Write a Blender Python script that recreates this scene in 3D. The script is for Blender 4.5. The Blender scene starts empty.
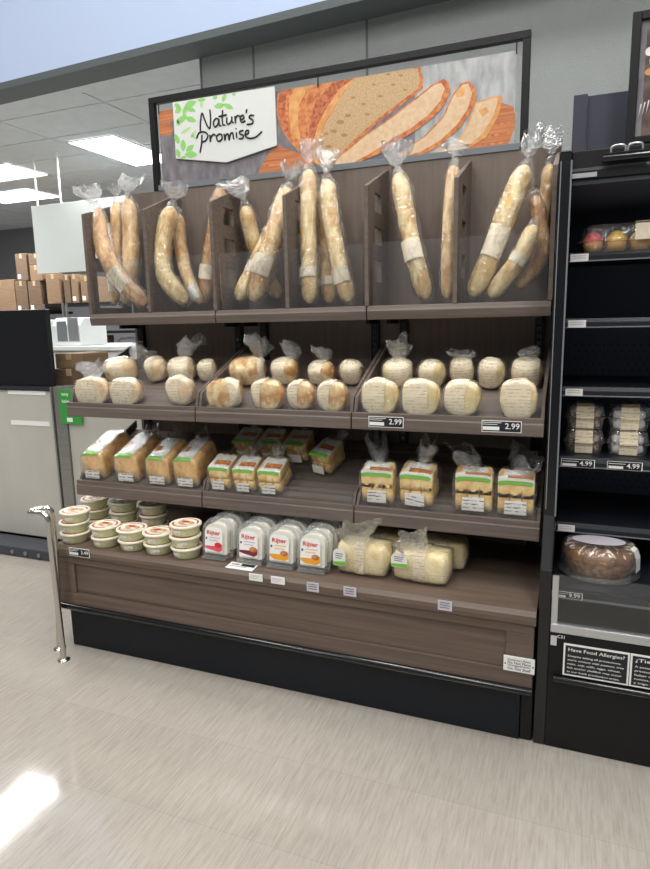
import bpy, bmesh, math, random
from mathutils import Vector, Matrix, noise
PI = math.pi
COL = bpy.context.scene.collection
SC = bpy.context.scene

# ------------------------------------------------------------------ camera
FPX = 626.5
CAM = Vector((1.9032, -2.1921, 1.2893))
YAW, PITCH, ROLL = math.radians(21.7407), math.radians(10.1397), math.radians(-1.1853)
_f = Vector((-math.sin(YAW) * math.cos(PITCH), math.cos(YAW) * math.cos(PITCH), -math.sin(PITCH)))
_r = Vector((math.cos(YAW), math.sin(YAW), 0))
_u = _r.cross(_f)
RR = math.cos(ROLL) * _r + math.sin(ROLL) * _u
UU = -math.sin(ROLL) * _r + math.cos(ROLL) * _u
FF = _f

def ray(px, py):
    return FF + RR * ((px - 325) / FPX) - UU * ((py - 434.5) / FPX)

def at(px, py, X=None, Y=None, Z=None):
    """world point on a real plane of the place seen along a sight line of the photograph"""
    d = ray(px, py)
    i, v = (0, X) if X is not None else (1, Y) if Y is not None else (2, Z)
    return CAM + d * ((v - CAM[i]) / d[i])

def pxm(p):
    """pixels per metre at point p"""
    return FPX / ((Vector(p) - CAM).dot(FF))

cd = bpy.data.cameras.new('camera')
cam = bpy.data.objects.new('camera', cd)
COL.objects.link(cam)
m = Matrix((RR, UU, -FF)).transposed().to_4x4()
m.translation = CAM
cam.matrix_world = m
cd.sensor_fit = 'HORIZONTAL'
cd.sensor_width = 36
cd.lens = FPX * 36 / 650
cd.clip_start = 0.05
SC.camera = cam

# ------------------------------------------------------------------ materials
def lin(r, g=None, b=None):
    if g is None:
        r, g, b = r
    o = []
    for c in (r, g, b):
        c /= 255.0
        o.append(c / 12.92 if c <= 0.04045 else ((c + 0.055) / 1.055) ** 2.4)
    return (*o, 1.0)

def nmat(name):
    m = bpy.data.materials.new(name)
    m.use_nodes = True
    nt = m.node_tree
    nt.nodes.clear()
    out = nt.nodes.new('ShaderNodeOutputMaterial')
    return m, nt, out

def mat(name, c, rough=0.6, metal=0.0, spec=0.4, c2=None, scale=(20, 20, 20), ramp=(0.35, 0.65), bump=0.0, bscale=None, detail=4, emit=0.0, trans=0.0, coat=0.0):
    m, nt, out = nmat(name)
    N = nt.nodes.new
    L = nt.links.new
    b = N('ShaderNodeBsdfPrincipled')
    b.inputs['Base Color'].default_value = lin(c)
    b.inputs['Roughness'].default_value = rough
    b.inputs['Metallic'].default_value = metal
    b.inputs['Specular IOR Level'].default_value = spec
    b.inputs['Coat Weight'].default_value = coat
    b.inputs['Coat Roughness'].default_value = 0.08
    if emit:
        b.inputs['Emission Color'].default_value = lin(c)
        b.inputs['Emission Strength'].default_value = emit
    L(b.outputs[0], out.inputs[0])
    if c2 or bump:
        tc = N('ShaderNodeTexCoord')
        mp = N('ShaderNodeMapping')
        mp.inputs['Scale'].default_value = scale
        L(tc.outputs['Object'], mp.inputs[0])
        nz = N('ShaderNodeTexNoise')
        nz.inputs['Scale'].default_value = 1
        nz.inputs['Detail'].default_value = detail
        L(mp.outputs[0], nz.inputs['Vector'])
        if c2:
            rp = N('ShaderNodeValToRGB')
            rp.color_ramp.elements[0].position = ramp[0]
            rp.color_ramp.elements[1].position = ramp[1]
            rp.color_ramp.elements[0].color = lin(c)
            rp.color_ramp.elements[1].color = lin(c2)
            L(nz.outputs[0], rp.inputs[0])
            L(rp.outputs[0], b.inputs['Base Color'])
        if bump:
            src = nz
            if bscale:
                mp2 = N('ShaderNodeMapping')
                mp2.inputs['Scale'].default_value = bscale
                L(tc.outputs['Object'], mp2.inputs[0])
                src = N('ShaderNodeTexNoise')
                src.inputs['Scale'].default_value = 1
                src.inputs['Detail'].default_value = 3
                L(mp2.outputs[0], src.inputs['Vector'])
            bp = N('ShaderNodeBump')
            bp.inputs['Strength'].default_value = bump
            bp.inputs['Distance'].default_value = 0.01
            L(src.outputs[0], bp.inputs['Height'])
            L(bp.outputs[0], b.inputs['Normal'])
    return m

def film(name, haze=0.10, gloss=0.35, scale=45, bump=0.9, tint=(255, 255, 255), rough=0.12, edge=0.5, crease=0.8):
    """clear crinkled wrapping: mostly see-through, with glints on its creases"""
    m, nt, out = nmat(name)
    N = nt.nodes.new
    L = nt.links.new
    tc = N('ShaderNodeTexCoord')
    nz = N('ShaderNodeTexNoise')
    nz.inputs['Scale'].default_value = scale
    nz.inputs['Detail'].default_value = 3
    nz.inputs['Distortion'].default_value = 1.2
    L(tc.outputs['Object'], nz.inputs['Vector'])
    wm = N('ShaderNodeMixRGB'); wm.blend_type = 'ADD'; wm.inputs[0].default_value = 0.02
    L(tc.outputs['Object'], wm.inputs[1]); L(nz.outputs[1], wm.inputs[2])
    vo = N('ShaderNodeTexVoronoi'); vo.inputs['Scale'].default_value = scale * 1.1
    L(wm.outputs[0], vo.inputs['Vector'])
    hs = N('ShaderNodeMath'); hs.operation = 'ADD'
    cs = N('ShaderNodeMath'); cs.operation = 'MULTIPLY'; cs.inputs[1].default_value = crease
    L(vo.outputs['Distance'], cs.inputs[0])
    L(nz.outputs[0], hs.inputs[0]); L(cs.outputs[0], hs.inputs[1])
    bp = N('ShaderNodeBump')
    bp.inputs['Strength'].default_value = bump
    bp.inputs['Distance'].default_value = 0.012
    L(hs.outputs[0], bp.inputs['Height'])
    tr = N('ShaderNodeBsdfTransparent')
    tr.inputs[0].default_value = (1, 1, 1, 1)
    gl = N('ShaderNodeBsdfGlossy')
    gl.inputs['Roughness'].default_value = rough
    gl.inputs['Color'].default_value = (1, 1, 1, 1)
    L(bp.outputs[0], gl.inputs['Normal'])
    df = N('ShaderNodeBsdfDiffuse')
    df.inputs[0].default_value = lin(tint)
    L(bp.outputs[0], df.inputs['Normal'])
    fr = N('ShaderNodeLayerWeight')
    fr.inputs['Blend'].default_value = 0.35
    L(bp.outputs[0], fr.inputs['Normal'])
    mr = N('ShaderNodeMapRange')
    mr.inputs['From Min'].default_value = 0.12; mr.inputs['From Max'].default_value = 0.8
    mr.inputs['To Min'].default_value = gloss * 0.07
    mr.inputs['To Max'].default_value = edge
    L(fr.outputs['Facing'], mr.inputs['Value'])
    m1 = N('ShaderNodeMixShader')
    m1.inputs[0].default_value = haze
    L(tr.outputs[0], m1.inputs[1])
    L(df.outputs[0], m1.inputs[2])
    m2 = N('ShaderNodeMixShader')
    L(mr.outputs[0], m2.inputs[0])
    L(m1.outputs[0], m2.inputs[1])
    L(gl.outputs[0], m2.inputs[2])
    L(m2.outputs[0], out.inputs[0])
    return m

def pane(name, fac=0.06, rough=0.02, haze=0.02):
    m, nt, out = nmat(name)
    N = nt.nodes.new
    L = nt.links.new
    tr = N('ShaderNodeBsdfTransparent')
    tr.inputs[0].default_value = (0.985, 0.99, 0.99, 1)
    gl = N('ShaderNodeBsdfGlossy')
    gl.inputs['Roughness'].default_value = rough
    df = N('ShaderNodeBsdfDiffuse')
    df.inputs[0].default_value = (0.8, 0.82, 0.84, 1)
    fr = N('ShaderNodeFresnel')
    fr.inputs['IOR'].default_value = 1.16
    ad = N('ShaderNodeMath')
    ad.operation = 'ADD'
    ad.inputs[1].default_value = fac * 0.5
    L(fr.outputs[0], ad.inputs[0])
    m0 = N('ShaderNodeMixShader')
    m0.inputs[0].default_value = haze
    L(tr.outputs[0], m0.inputs[1])
    L(df.outputs[0], m0.inputs[2])
    mx = N('ShaderNodeMixShader')
    L(ad.outputs[0], mx.inputs[0])
    L(m0.outputs[0], mx.inputs[1])
    L(gl.outputs[0], mx.inputs[2])
    L(mx.outputs[0], out.inputs[0])
    return m

def printed(name, base, ink, stripes=160, dens=0.45, axis='Z'):
    """paper with faint lines of small unreadable print"""
    m, nt, out = nmat(name)
    N = nt.nodes.new
    L = nt.links.new
    b = N('ShaderNodeBsdfPrincipled')
    b.inputs['Roughness'].default_value = 0.6
    tc = N('ShaderNodeTexCoord')
    wv = N('ShaderNodeTexWave')
    wv.wave_type = 'BANDS'
    wv.bands_direction = axis
    wv.inputs['Scale'].default_value = stripes / 6.28
    wv.inputs['Distortion'].default_value = 1.5
    L(tc.outputs['Object'], wv.inputs['Vector'])
    nz = N('ShaderNodeTexNoise')
    nz.inputs['Scale'].default_value = 70
    L(tc.outputs['Object'], nz.inputs['Vector'])
    mu = N('ShaderNodeMath')
    mu.operation = 'MULTIPLY'
    L(wv.outputs[1], mu.inputs[0])
    L(nz.outputs[0], mu.inputs[1])
    rp = N('ShaderNodeValToRGB')
    rp.color_ramp.elements[0].position = dens
    rp.color_ramp.elements[1].position = dens + 0.12
    rp.color_ramp.elements[0].color = lin(base)
    rp.color_ramp.elements[1].color = lin(ink)
    L(mu.outputs[0], rp.inputs[0])
    L(rp.outputs[0], b.inputs['Base Color'])
    L(b.outputs[0], out.inputs[0])
    return m

def floor_mat():
    m, nt, out = nmat('vinyl_tile')
    N = nt.nodes.new
    L = nt.links.new
    b = N('ShaderNodeBsdfPrincipled')
    b.inputs['Specular IOR Level'].default_value = 0.8
    tc = N('ShaderNodeTexCoord')
    mp = N('ShaderNodeMapping')
    mp.inputs['Scale'].default_value = (140, 9, 1)
    L(tc.outputs['Object'], mp.inputs[0])
    nz = N('ShaderNodeTexNoise')
    nz.inputs['Scale'].default_value = 1
    nz.inputs['Detail'].default_value = 5
    nz.inputs['Roughness'].default_value = 0.72
    L(mp.outputs[0], nz.inputs['Vector'])
    rp = N('ShaderNodeValToRGB')
    e = rp.color_ramp.elements
    e[0].position, e[0].color = 0.24, lin(146, 137, 127)
    e[1].position, e[1].color = 0.74, lin(177, 171, 162)
    k = e.new(0.5)
    k.color = lin(165, 158, 149)
    L(nz.outputs[0], rp.inputs[0])
    # tile joints, 12 inch squares
    sx = N('ShaderNodeSeparateXYZ')
    L(tc.outputs['Object'], sx.inputs[0])
    acc = None
    tint = N('ShaderNodeTexWhiteNoise')
    tint.noise_dimensions = '2D'
    cmb = N('ShaderNodeCombineXYZ')
    for i, off in ((0, 1.815), (1, -0.68)):
        a = N('ShaderNodeMath'); a.operation = 'SUBTRACT'; a.inputs[1].default_value = off - 30 * 0.305
        L(sx.outputs[i], a.inputs[0])
        d = N('ShaderNodeMath'); d.operation = 'DIVIDE'; d.inputs[1].default_value = 0.305
        L(a.outputs[0], d.inputs[0])
        fl = N('ShaderNodeMath'); fl.operation = 'FLOOR'
        L(d.outputs[0], fl.inputs[0])
        L(fl.outputs[0], cmb.inputs[i])
        fr = N('ShaderNodeMath'); fr.operation = 'FRACT'
        L(d.outputs[0], fr.inputs[0])
        c = N('ShaderNodeMath'); c.operation = 'LESS_THAN'; c.inputs[1].default_value = 0.006
        L(fr.outputs[0], c.inputs[0])
        if acc is None:
            acc = c
        else:
            mx = N('ShaderNodeMath'); mx.operation = 'MAXIMUM'
            L(acc.outputs[0], mx.inputs[0]); L(c.outputs[0], mx.inputs[1])
            acc = mx
    L(cmb.outputs[0], tint.inputs['Vector'])
    tv = N('ShaderNodeMapRange')
    tv.inputs['To Min'].default_value = 0.95
    tv.inputs['To Max'].default_value = 1.04
    L(tint.outputs['Value'], tv.inputs['Value'])
    mt = N('ShaderNodeMixRGB'); mt.blend_type = 'MULTIPLY'; mt.inputs[0].default_value = 1
    L(rp.outputs[0], mt.inputs[1]); L(tv.outputs[0], mt.inputs[2])
    mj = N('ShaderNodeMixRGB'); mj.inputs[2].default_value = lin(140, 132, 124)
    sc = N('ShaderNodeMath'); sc.operation = 'MULTIPLY'; sc.inputs[1].default_value = 0.45
    L(acc.outputs[0], sc.inputs[0]); L(sc.outputs[0], mj.inputs[0])
    L(mt.outputs[0], mj.inputs[1])
    L(mj.outputs[0], b.inputs['Base Color'])
    n2 = N('ShaderNodeTexNoise'); n2.inputs['Scale'].default_value = 9
    L(tc.outputs['Object'], n2.inputs['Vector'])
    rr = N('ShaderNodeMapRange'); rr.inputs['To Min'].default_value = 0.05; rr.inputs['To Max'].default_value = 0.11
    L(n2.outputs[0], rr.inputs['Value'])
    L(rr.outputs[0], b.inputs['Roughness'])
    bp = N('ShaderNodeBump'); bp.inputs['Strength'].default_value = 0.03; bp.inputs['Distance'].default_value = 0.01
    L(n2.outputs[0], bp.inputs['Height'])
    L(bp.outputs[0], b.inputs['Normal'])
    L(b.outputs[0], out.inputs[0])
    return m

M = {}
M['floor'] = floor_mat()
M['taupe'] = mat('taupe_woodgrain_laminate', (96, 85, 79), 0.5, c2=(110, 99, 92), scale=(3, 40, 90), spec=0.3)
M['taupe_front'] = mat('brown_woodgrain_front', (93, 78, 68), 0.42, c2=(107, 92, 81), scale=(2.5, 40, 70), spec=0.35)
M['taupe_dark'] = mat('dark_taupe_panel', (110, 99, 91), 0.55, c2=(117, 106, 98), scale=(60, 60, 4), spec=0.25)
M['black'] = mat('black_powder_coat', (14, 15, 17), 0.45, spec=0.3)
M['kick'] = mat('black_kick_plate', (15, 20, 27), 0.45, spec=0.3)
M['gloss_black'] = mat('gloss_black', (13, 14, 16), 0.18, spec=0.6)
M['slate'] = mat('slate_shelf_paint', (25, 28, 36), 0.4, spec=0.4)
M['peg'] = mat('dark_pegboard', (72, 79, 98), 0.5)
M['navy'] = mat('dark_blue_grey_board', (54, 57, 68), 0.6)
M['steel'] = mat('brushed_steel', (176, 176, 172), 0.33, metal=0.85, c2=(150, 150, 146), scale=(2, 2, 120), ramp=(0.2, 0.8))
M['chrome'] = mat('satin_chrome_tube', (205, 203, 196), 0.22, metal=1.0)
M['silver'] = mat('silver_trim', (200, 201, 203), 0.3, metal=0.7)
M['greypaint'] = mat('grey_rail', (112, 118, 122), 0.45)
M['steel_panel'] = mat('stainless_counter_front', (196, 194, 185), 0.38, metal=0.1, c2=(184, 182, 173), scale=(3, 3, 1.2), ramp=(0.3, 0.7))
M['white'] = mat('white_paper', (236, 236, 232), 0.6)
M['white_board'] = mat('white_board', (226, 232, 229), 0.5)
M['white_plastic'] = mat('white_plastic', (226, 228, 228), 0.4)
M['screen'] = mat('black_screen_back', (16, 17, 22), 0.35, spec=0.4)
M['card'] = mat('brown_cardboard', (128, 104, 80), 0.8, c2=(116, 93, 71), scale=(6, 6, 40))
M['card_dark'] = mat('darker_cardboard', (104, 84, 66), 0.8, c2=(92, 74, 58), scale=(6, 6, 40))
M['tape'] = mat('parcel_tape', (176, 150, 116), 0.35)
M['green'] = mat('green_sign', (52, 150, 62), 0.5)
M['ink'] = mat('black_ink', (26, 26, 28), 0.6)
M['tagblack'] = mat('price_label_black', (30, 31, 36), 0.5)
M['tagdim'] = mat('pale_violet_label', (196, 190, 198), 0.4)
M['acrylic'] = pane('acrylic_guard', 0.03, 0.06, 0.02)
M['glass'] = pane('front_glass', 0.08, 0.03, 0.012)
M['film'] = film('crinkled_bag', 0.045, 0.5, 55, 1.0, rough=0.24, edge=0.62, crease=.75)
M['film_tail'] = film('bunched_bag_top', 0.11, 0.7, 70, 1.0, tint=(240, 244, 246), edge=0.85, rough=0.16)
M['film_thin'] = film('smooth_bag', 0.035, 0.4, 42, 0.9, rough=0.22, edge=0.5, crease=.4)
M['clam'] = film('clear_clamshell', 0.05, 0.9, 30, 0.5, rough=0.08, edge=.8)
M['clam_haze'] = film('cloudy_clamshell', 0.09, 0.5, 25, 0.35, rough=0.1, tint=(232, 238, 238))
M['baguette'] = mat('baguette_crust', (208, 156, 92), 0.6, c2=(244, 218, 164), scale=(28, 28, 14), ramp=(0.36, 0.62), bump=0.35, bscale=(50, 50, 30))
M['baguette_pale'] = mat('pale_baguette_crust', (214, 172, 104), 0.6, c2=(246, 228, 176), scale=(26, 26, 14), ramp=(0.36, 0.62), bump=0.35, bscale=(50, 50, 30))
M['baguette_brown'] = mat('brown_baguette_crust', (184, 128, 76), 0.6, c2=(232, 192, 134), scale=(26, 26, 14), ramp=(0.36, 0.62), bump=0.35, bscale=(50, 50, 30))
M['ciabatta'] = mat('floury_ciabatta_crust', (196, 138, 66), 0.7, c2=(238, 218, 168), scale=(26, 26, 26), ramp=(0.40, 0.60), bump=0.35)
M['boule'] = mat('floury_roll_crust', (214, 188, 124), 0.7, c2=(238, 222, 178), scale=(22, 22, 22), ramp=(0.36, 0.6), bump=0.3)
M['roll'] = mat('floured_pale_crust', (216, 184, 138), 0.7, c2=(240, 222, 190), scale=(22, 22, 22), ramp=(0.36, 0.6), bump=0.3)
M['sandwich'] = mat('golden_loaf_crust', (208, 158, 94), 0.6, c2=(234, 198, 134), scale=(18, 18, 18), ramp=(0.35, 0.65), bump=0.2)
M['loafend'] = mat('loaf_end_crumb', (196, 150, 100), 0.8, c2=(214, 176, 128), scale=(40, 40, 40), bump=0.2)
M['bun'] = mat('golden_bun', (230, 182, 104), 0.55, c2=(244, 222, 158), scale=(20, 20, 20), ramp=(0.38, 0.6))
M['bunside'] = mat('pale_bun_side', (238, 214, 148), 0.6)
M['panloaf'] = mat('pale_pan_loaf', (226, 204, 148), 0.65, c2=(241, 228, 184), scale=(18, 18, 18), ramp=(0.36, 0.62), bump=0.15)
M['paper'] = printed('printed_paper_sleeve', (235, 221, 192), (196, 180, 154), 200, 0.42)
M['band'] = mat('cream_label', (236, 224, 200), 0.6, c2=(228, 214, 190), scale=(60, 60, 60))
M['bagwhite'] = mat('white_bag_print', (238, 238, 234), 0.35, c2=(216, 216, 210), scale=(35, 35, 35), ramp=(0.45, 0.7))
M['baggreen'] = mat('leaf_green_bag_print', (122, 192, 62), 0.35)
M['bagbrown'] = mat('bread_picture_print', (150, 84, 42), 0.4, c2=(206, 140, 82), scale=(60, 60, 60))
M['barcode'] = printed('white_barcode_label', (238, 236, 230), (120, 118, 116), 420, 0.40, 'X')
M['blurprint'] = printed('small_print_label', (240, 240, 236), (128, 128, 132), 330, 0.42)
M['tie'] = mat('black_twist_tie', (24, 22, 22), 0.5)
M['tubbody'] = mat('pale_green_tub', (228, 226, 182), 0.4, c2=(206, 206, 160), scale=(40, 40, 90), ramp=(0.5, 0.7))
M['tublid'] = mat('cream_tub_lid', (238, 232, 210), 0.35)
M['lidred'] = mat('red_lid_print', (186, 62, 66), 0.4)
M['lidbrown'] = mat('bread_lid_print', (168, 110, 74), 0.4, c2=(226, 196, 150), scale=(90, 90, 90))
M['cheese'] = mat('white_sliced_cheese', (240, 236, 222), 0.5)
M['red'] = mat('red_lettering', (206, 44, 50), 0.5)
M['pink'] = mat('pink_band', (222, 92, 104), 0.5)
M['maroon'] = mat('maroon_band', (122, 42, 46), 0.5)
M['orange'] = mat('orange_band', (232, 158, 48), 0.5)
M['wallgrey'] = mat('grey_pebbled_wall_panel', (158, 163, 161), 0.26, spec=0.6, bump=1.0, scale=(150, 150, 150))
M['seam'] = mat('wall_seam_strip', (98, 102, 100), 0.5)
M['soffit'] = mat('dark_grey_soffit', (92, 99, 101), 0.7)
M['upper'] = mat('pale_blue_upper_wall', (192, 208, 238), 0.8)
M['ceil'] = mat('grey_ceiling_tile', (198, 206, 211), 0.85, c2=(192, 200, 205), scale=(9, 9, 9))
M['tbar'] = mat('ceiling_tee_bar', (196, 198, 198), 0.7)
M['farwall'] = mat('dark_grey_far_wall', (120, 120, 124), 0.8)
M['lamp'] = mat('lit_diffuser', (255, 253, 248), 0.5, emit=6.0)
M['crust_ad'] = mat('printed_crust', (178, 92, 48), 0.5, c2=(212, 140, 84), scale=(60, 60, 60), ramp=(0.36, 0.62))
M['crust_ad2'] = mat('printed_light_crust', (206, 140, 80), 0.5, c2=(222, 168, 106), scale=(40, 40, 40))
M['crust_ad3'] = mat('printed_red_crust', (160, 78, 44), 0.5, c2=(196, 118, 76), scale=(90, 90, 90), ramp=(0.4, 0.6))
M['crumb_ad'] = mat('printed_crumb', (182, 148, 106), 0.5, c2=(200, 170, 130), scale=(150, 150, 150), ramp=(0.35, 0.62))
M['slice_ad'] = mat('printed_slice', (212, 178, 140), 0.5, c2=(222, 194, 160), scale=(60, 60, 60))
M['hole_ad'] = mat('printed_crumb_hole', (166, 128, 88), 0.5)
M['wood_ad'] = mat('printed_board_wood', (170, 96, 58), 0.5, c2=(204, 132, 84), scale=(4, 4, 120))
M['grey_ad'] = mat('printed_grey_wood', (104, 100, 106), 0.5, c2=(134, 130, 134), scale=(30, 30, 14))
M['pale_ad'] = mat('printed_pale_wood', (150, 152, 154), 0.5, c2=(184, 186, 186), scale=(40, 40, 14))
M['plaque'] = mat('plaque_white', (216, 218, 216), 0.5)
M['leaf'] = mat('plaque_leaf_green', (142, 204, 112), 0.5)
M['leaf2'] = mat('plaque_leaf_pale', (176, 218, 150), 0.5)
M['cake_ad'] = mat('printed_dark_cake', (72, 58, 54), 0.5, c2=(112, 90, 82), scale=(30, 30, 30))
M['cream_ad'] = mat('printed_cream', (230, 226, 218), 0.5)
M['amber_ad'] = mat('printed_amber', (206, 146, 74), 0.5)
M['cake'] = mat('brown_cake_crumb', (100, 66, 36), 0.85, c2=(160, 116, 66), scale=(60, 60, 60), bump=0.6)
M['glaze'] = mat('caramel_glaze', (100, 64, 32), 0.3, c2=(132, 92, 50), scale=(20, 20, 20))
M['icing'] = mat('pale_icing', (224, 212, 190), 0.4)
M['cookie'] = mat('dark_cookie', (110, 84, 66), 0.8, c2=(190, 170, 150), scale=(60, 60, 60), ramp=(0.45, 0.6))
M['cookiewhite'] = mat('sugared_cookie', (232, 228, 226), 0.8, c2=(120, 104, 100), scale=(55, 55, 55), ramp=(0.55, 0.68))
M['cupred'] = mat('red_icing', (214, 58, 50), 0.5)
M['cupyellow'] = mat('yellow_icing', (236, 190, 48), 0.5)
M['cuporange'] = mat('orange_icing', (232, 112, 46), 0.5)
M['cupcream'] = mat('cream_icing', (226, 190, 130), 0.6)
M['cupbase'] = mat('golden_cupcake', (204, 158, 88), 0.7)
M['brownmat'] = mat('brown_floor_duct', (128, 82, 56), 0.7)
M['greymat'] = mat('dark_grey_duct', (62, 66, 72), 0.45)

# ------------------------------------------------------------------ mesh builder
class MB:
    def __init__(self, o=(0, 0, 0)):
        self.v, self.f, self.mi, self.sm = [], [], [], []
        self.o = Vector(o)

    def add(self, vs, fs, mi=0, smooth=False):
        b = len(self.v)
        self.v += [Vector(p) for p in vs]
        for f in fs:
            self.f.append([b + i for i in f]); self.mi.append(mi); self.sm.append(smooth)

    def box(self, x0, x1, y0, y1, z0, z1, mi=0):
        v = [(x, y, z) for z in (z0, z1) for y in (y0, y1) for x in (x0, x1)]
        self.add(v, [(0, 2, 3, 1), (4, 5, 7, 6), (0, 1, 5, 4), (2, 6, 7, 3), (0, 4, 6, 2), (1, 3, 7, 5)], mi)

    def prism(self, poly, d, mi=0):
        """poly: list of 3-D points of a flat outline, d: extrusion vector"""
        n = len(poly); d = Vector(d)
        p = [Vector(q) for q in poly]
        nrm = Vector((0, 0, 0))
        for i in range(n):
            nrm += p[i].cross(p[(i + 1) % n])
        if nrm.dot(d) > 0:
            p.reverse()
        vs = p + [q + d for q in p]
        fs = [list(range(n)), list(range(2 * n - 1, n - 1, -1))]
        fs += [(i, n + i, n + (i + 1) % n, (i + 1) % n) for i in range(n)]
        self.add(vs, fs, mi)

    def sheet(self, poly, mi=0):
        self.add(poly, [list(range(len(poly)))], mi)

    def rings(self, rs, mi=0, closed=True, cap=True, smooth=True):
        n = len(rs[0]); b = len(self.v)
        vs = [p for r in rs for p in r]
        fs = []
        for j in range(len(rs) - 1):
            for i in range(n if closed else n - 1):
                k = (i + 1) % n
                fs.append((j * n + i, j * n + k, (j + 1) * n + k, (j + 1) * n + i))
        self.add(vs, fs, mi, smooth)
        if cap and closed:
            self.add(rs[0], [list(range(n - 1, -1, -1))], mi, smooth)
            self.add(rs[-1], [list(range(n))], mi, smooth)

    def tube(self, pts, r, n=10, mi=0, cap=True, nz=0.0, seed=0, a0=0.0, a1=2 * PI, up=None, smooth=True):
        """loft of circles along pts; r: number or list"""
        pts = [Vector(p) for p in pts]
        N = len(pts)
        rr = r if isinstance(r, (list, tuple)) else [r] * N
        full = abs(a1 - a0 - 2 * PI) < 1e-6
        rs = []
        t0 = (pts[1] - pts[0]).normalized()
        x = Vector(up) if up else (Vector((0, -1, 0)) if abs(t0.y) < 0.9 else Vector((1, 0, 0)))
        for i in range(N):
            t = (pts[min(i + 1, N - 1)] - pts[max(i - 1, 0)]).normalized()
            x = (x - t * x.dot(t)).normalized()
            y = t.cross(x)
            ring = []
            cnt = n if full else n + 1
            for k in range(cnt):
                a = a0 + (a1 - a0) * k / n
                q = rr[i]
                if nz:
                    s = pts[i] * 26 + Vector((math.cos(a), math.sin(a), seed * 1.7)) * 1.4
                    q *= 1 + nz * noise.noise(s)
                ring.append(pts[i] + (x * math.cos(a) + y * math.sin(a)) * q)
            rs.append(ring)
        self.rings(rs, mi, closed=full, cap=cap and full, smooth=smooth)

    def lathe(self, prof, c=(0, 0, 0), n=28, mi=0, smooth=True, sx=1.0, sy=1.0):
        c = Vector(c)
        rs = [[c + Vector((r * math.cos(2 * PI * k / n) * sx, r * math.sin(2 * PI * k / n) * sy, z)) for k in range(n)] for r, z in prof]
        self.rings(rs, mi, True, True, smooth)

    def bins(self, x, g):
        ed = [.014, .298, .312, .603, .617, .908, .922, 1.213, 1.227, 1.518, 1.532, 1.816]
        k = min(range(6), key=lambda i: max(ed[2 * i] - x, x - ed[2 * i + 1], 0))
        for p in self.v:
            if p.z < 1.756 + .41 * max(0, p.y + .061):
                p.x = min(max(p.x, ed[2 * k] + g), ed[2 * k + 1] - g)
            p.x = min(p.x, 1.834)

    def keep(self, x0=-99, x1=99, y0=-99, y1=99, z0=-99):
        for p in self.v:
            p.x = min(max(p.x, x0), x1); p.y = min(max(p.y, y0), y1); p.z = max(p.z, z0)

    def text(self, body, w, mtx, mi=0, h=None, align='CENTER', bold=.012):
        cu = bpy.data.curves.new('lettering', 'FONT')
        cu.body = body; cu.size = 1; cu.align_x = align; cu.align_y = 'CENTER'; cu.resolution_u = 2; cu.offset = bold
        ob = bpy.data.objects.new('lettering', cu)
        me = bpy.data.meshes.new_from_object(ob)
        xs = [q.co.x for q in me.vertices]; ys = [q.co.y for q in me.vertices]
        if xs:
            sx = w / max(1e-6, max(xs) - min(xs))
            sy = h / max(1e-6, max(ys) - min(ys)) if h else sx
            cy = (max(ys) + min(ys)) / 2
            self.add([mtx @ Vector((q.co.x * sx, (q.co.y - cy) * sy, 0)) for q in me.vertices], [list(p.vertices) for p in me.polygons], mi)
        bpy.data.meshes.remove(me); bpy.data.objects.remove(ob); bpy.data.curves.remove(cu)

    def xform(self, mtx, start=0):
        for i in range(start, len(self.v)):
            self.v[i] = mtx @ self.v[i]

    def build(self, name, mats, parent=None, bevel=0.0, label=None, loc=None, seg=2):
        me = bpy.data.meshes.new(name)
        me.from_pydata([tuple(p - self.o) for p in self.v], [], self.f)
        for q in (mats if isinstance(mats, (list, tuple)) else [mats]):
            me.materials.append(M[q] if isinstance(q, str) else q)
        for p, i, s in zip(me.polygons, self.mi, self.sm):
            p.material_index = i; p.use_smooth = s
        me.update()
        o = bpy.data.objects.new(name, me)
        COL.objects.link(o)
        if parent is not None:
            o.parent = parent
        if loc is not None:
            o.location = loc
        if bevel:
            b = o.modifiers.new('edge', 'BEVEL')
            b.width = bevel; b.segments = seg; b.limit_method = 'ANGLE'; b.angle_limit = math.radians(40)
        if label:
            o['label'] = label
        return o

def tag(o, label, cat, group=None):
    o['label'] = label; o['category'] = cat
    if group:
        o['group'] = group
    return o

def thing(name, loc, label, cat, group=None, mtx=None):
    o = bpy.data.objects.new(name, None)
    o.empty_display_size = 0.05
    COL.objects.link(o)
    if mtx is not None:
        o.matrix_world = Matrix.Translation(loc) @ mtx
    else:
        o.location = loc
    return tag(o, label, cat, group)

def structure(mb, name, mats, **k):
    o = mb.build(name, mats, **k)
    o['kind'] = 'structure'
    return o

def face(p, w=1):      # text frame on an upright face looking at the shopper (-Y)
    return Matrix.Translation(p) @ Matrix.Rotation(PI / 2, 4, 'X')

def spline(P, n):
    P = [Vector(p) for p in P]
    if len(P) == 2:
        return [P[0].lerp(P[1], i / n) for i in range(n + 1)]
    Q = [P[0] * 2 - P[1]] + P + [P[-1] * 2 - P[-2]]
    out = []
    segs = len(P) - 1
    for i in range(n + 1):
        t = i / n * segs
        k = min(int(t), segs - 1); u = t - k
        a, b, c, d = Q[k], Q[k + 1], Q[k + 2], Q[k + 3]
        out.append(0.5 * ((2 * b) + (c - a) * u + (2 * a - 5 * b + 4 * c - d) * u * u + (3 * b - a - 3 * c + d) * u ** 3))
    return out

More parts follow.
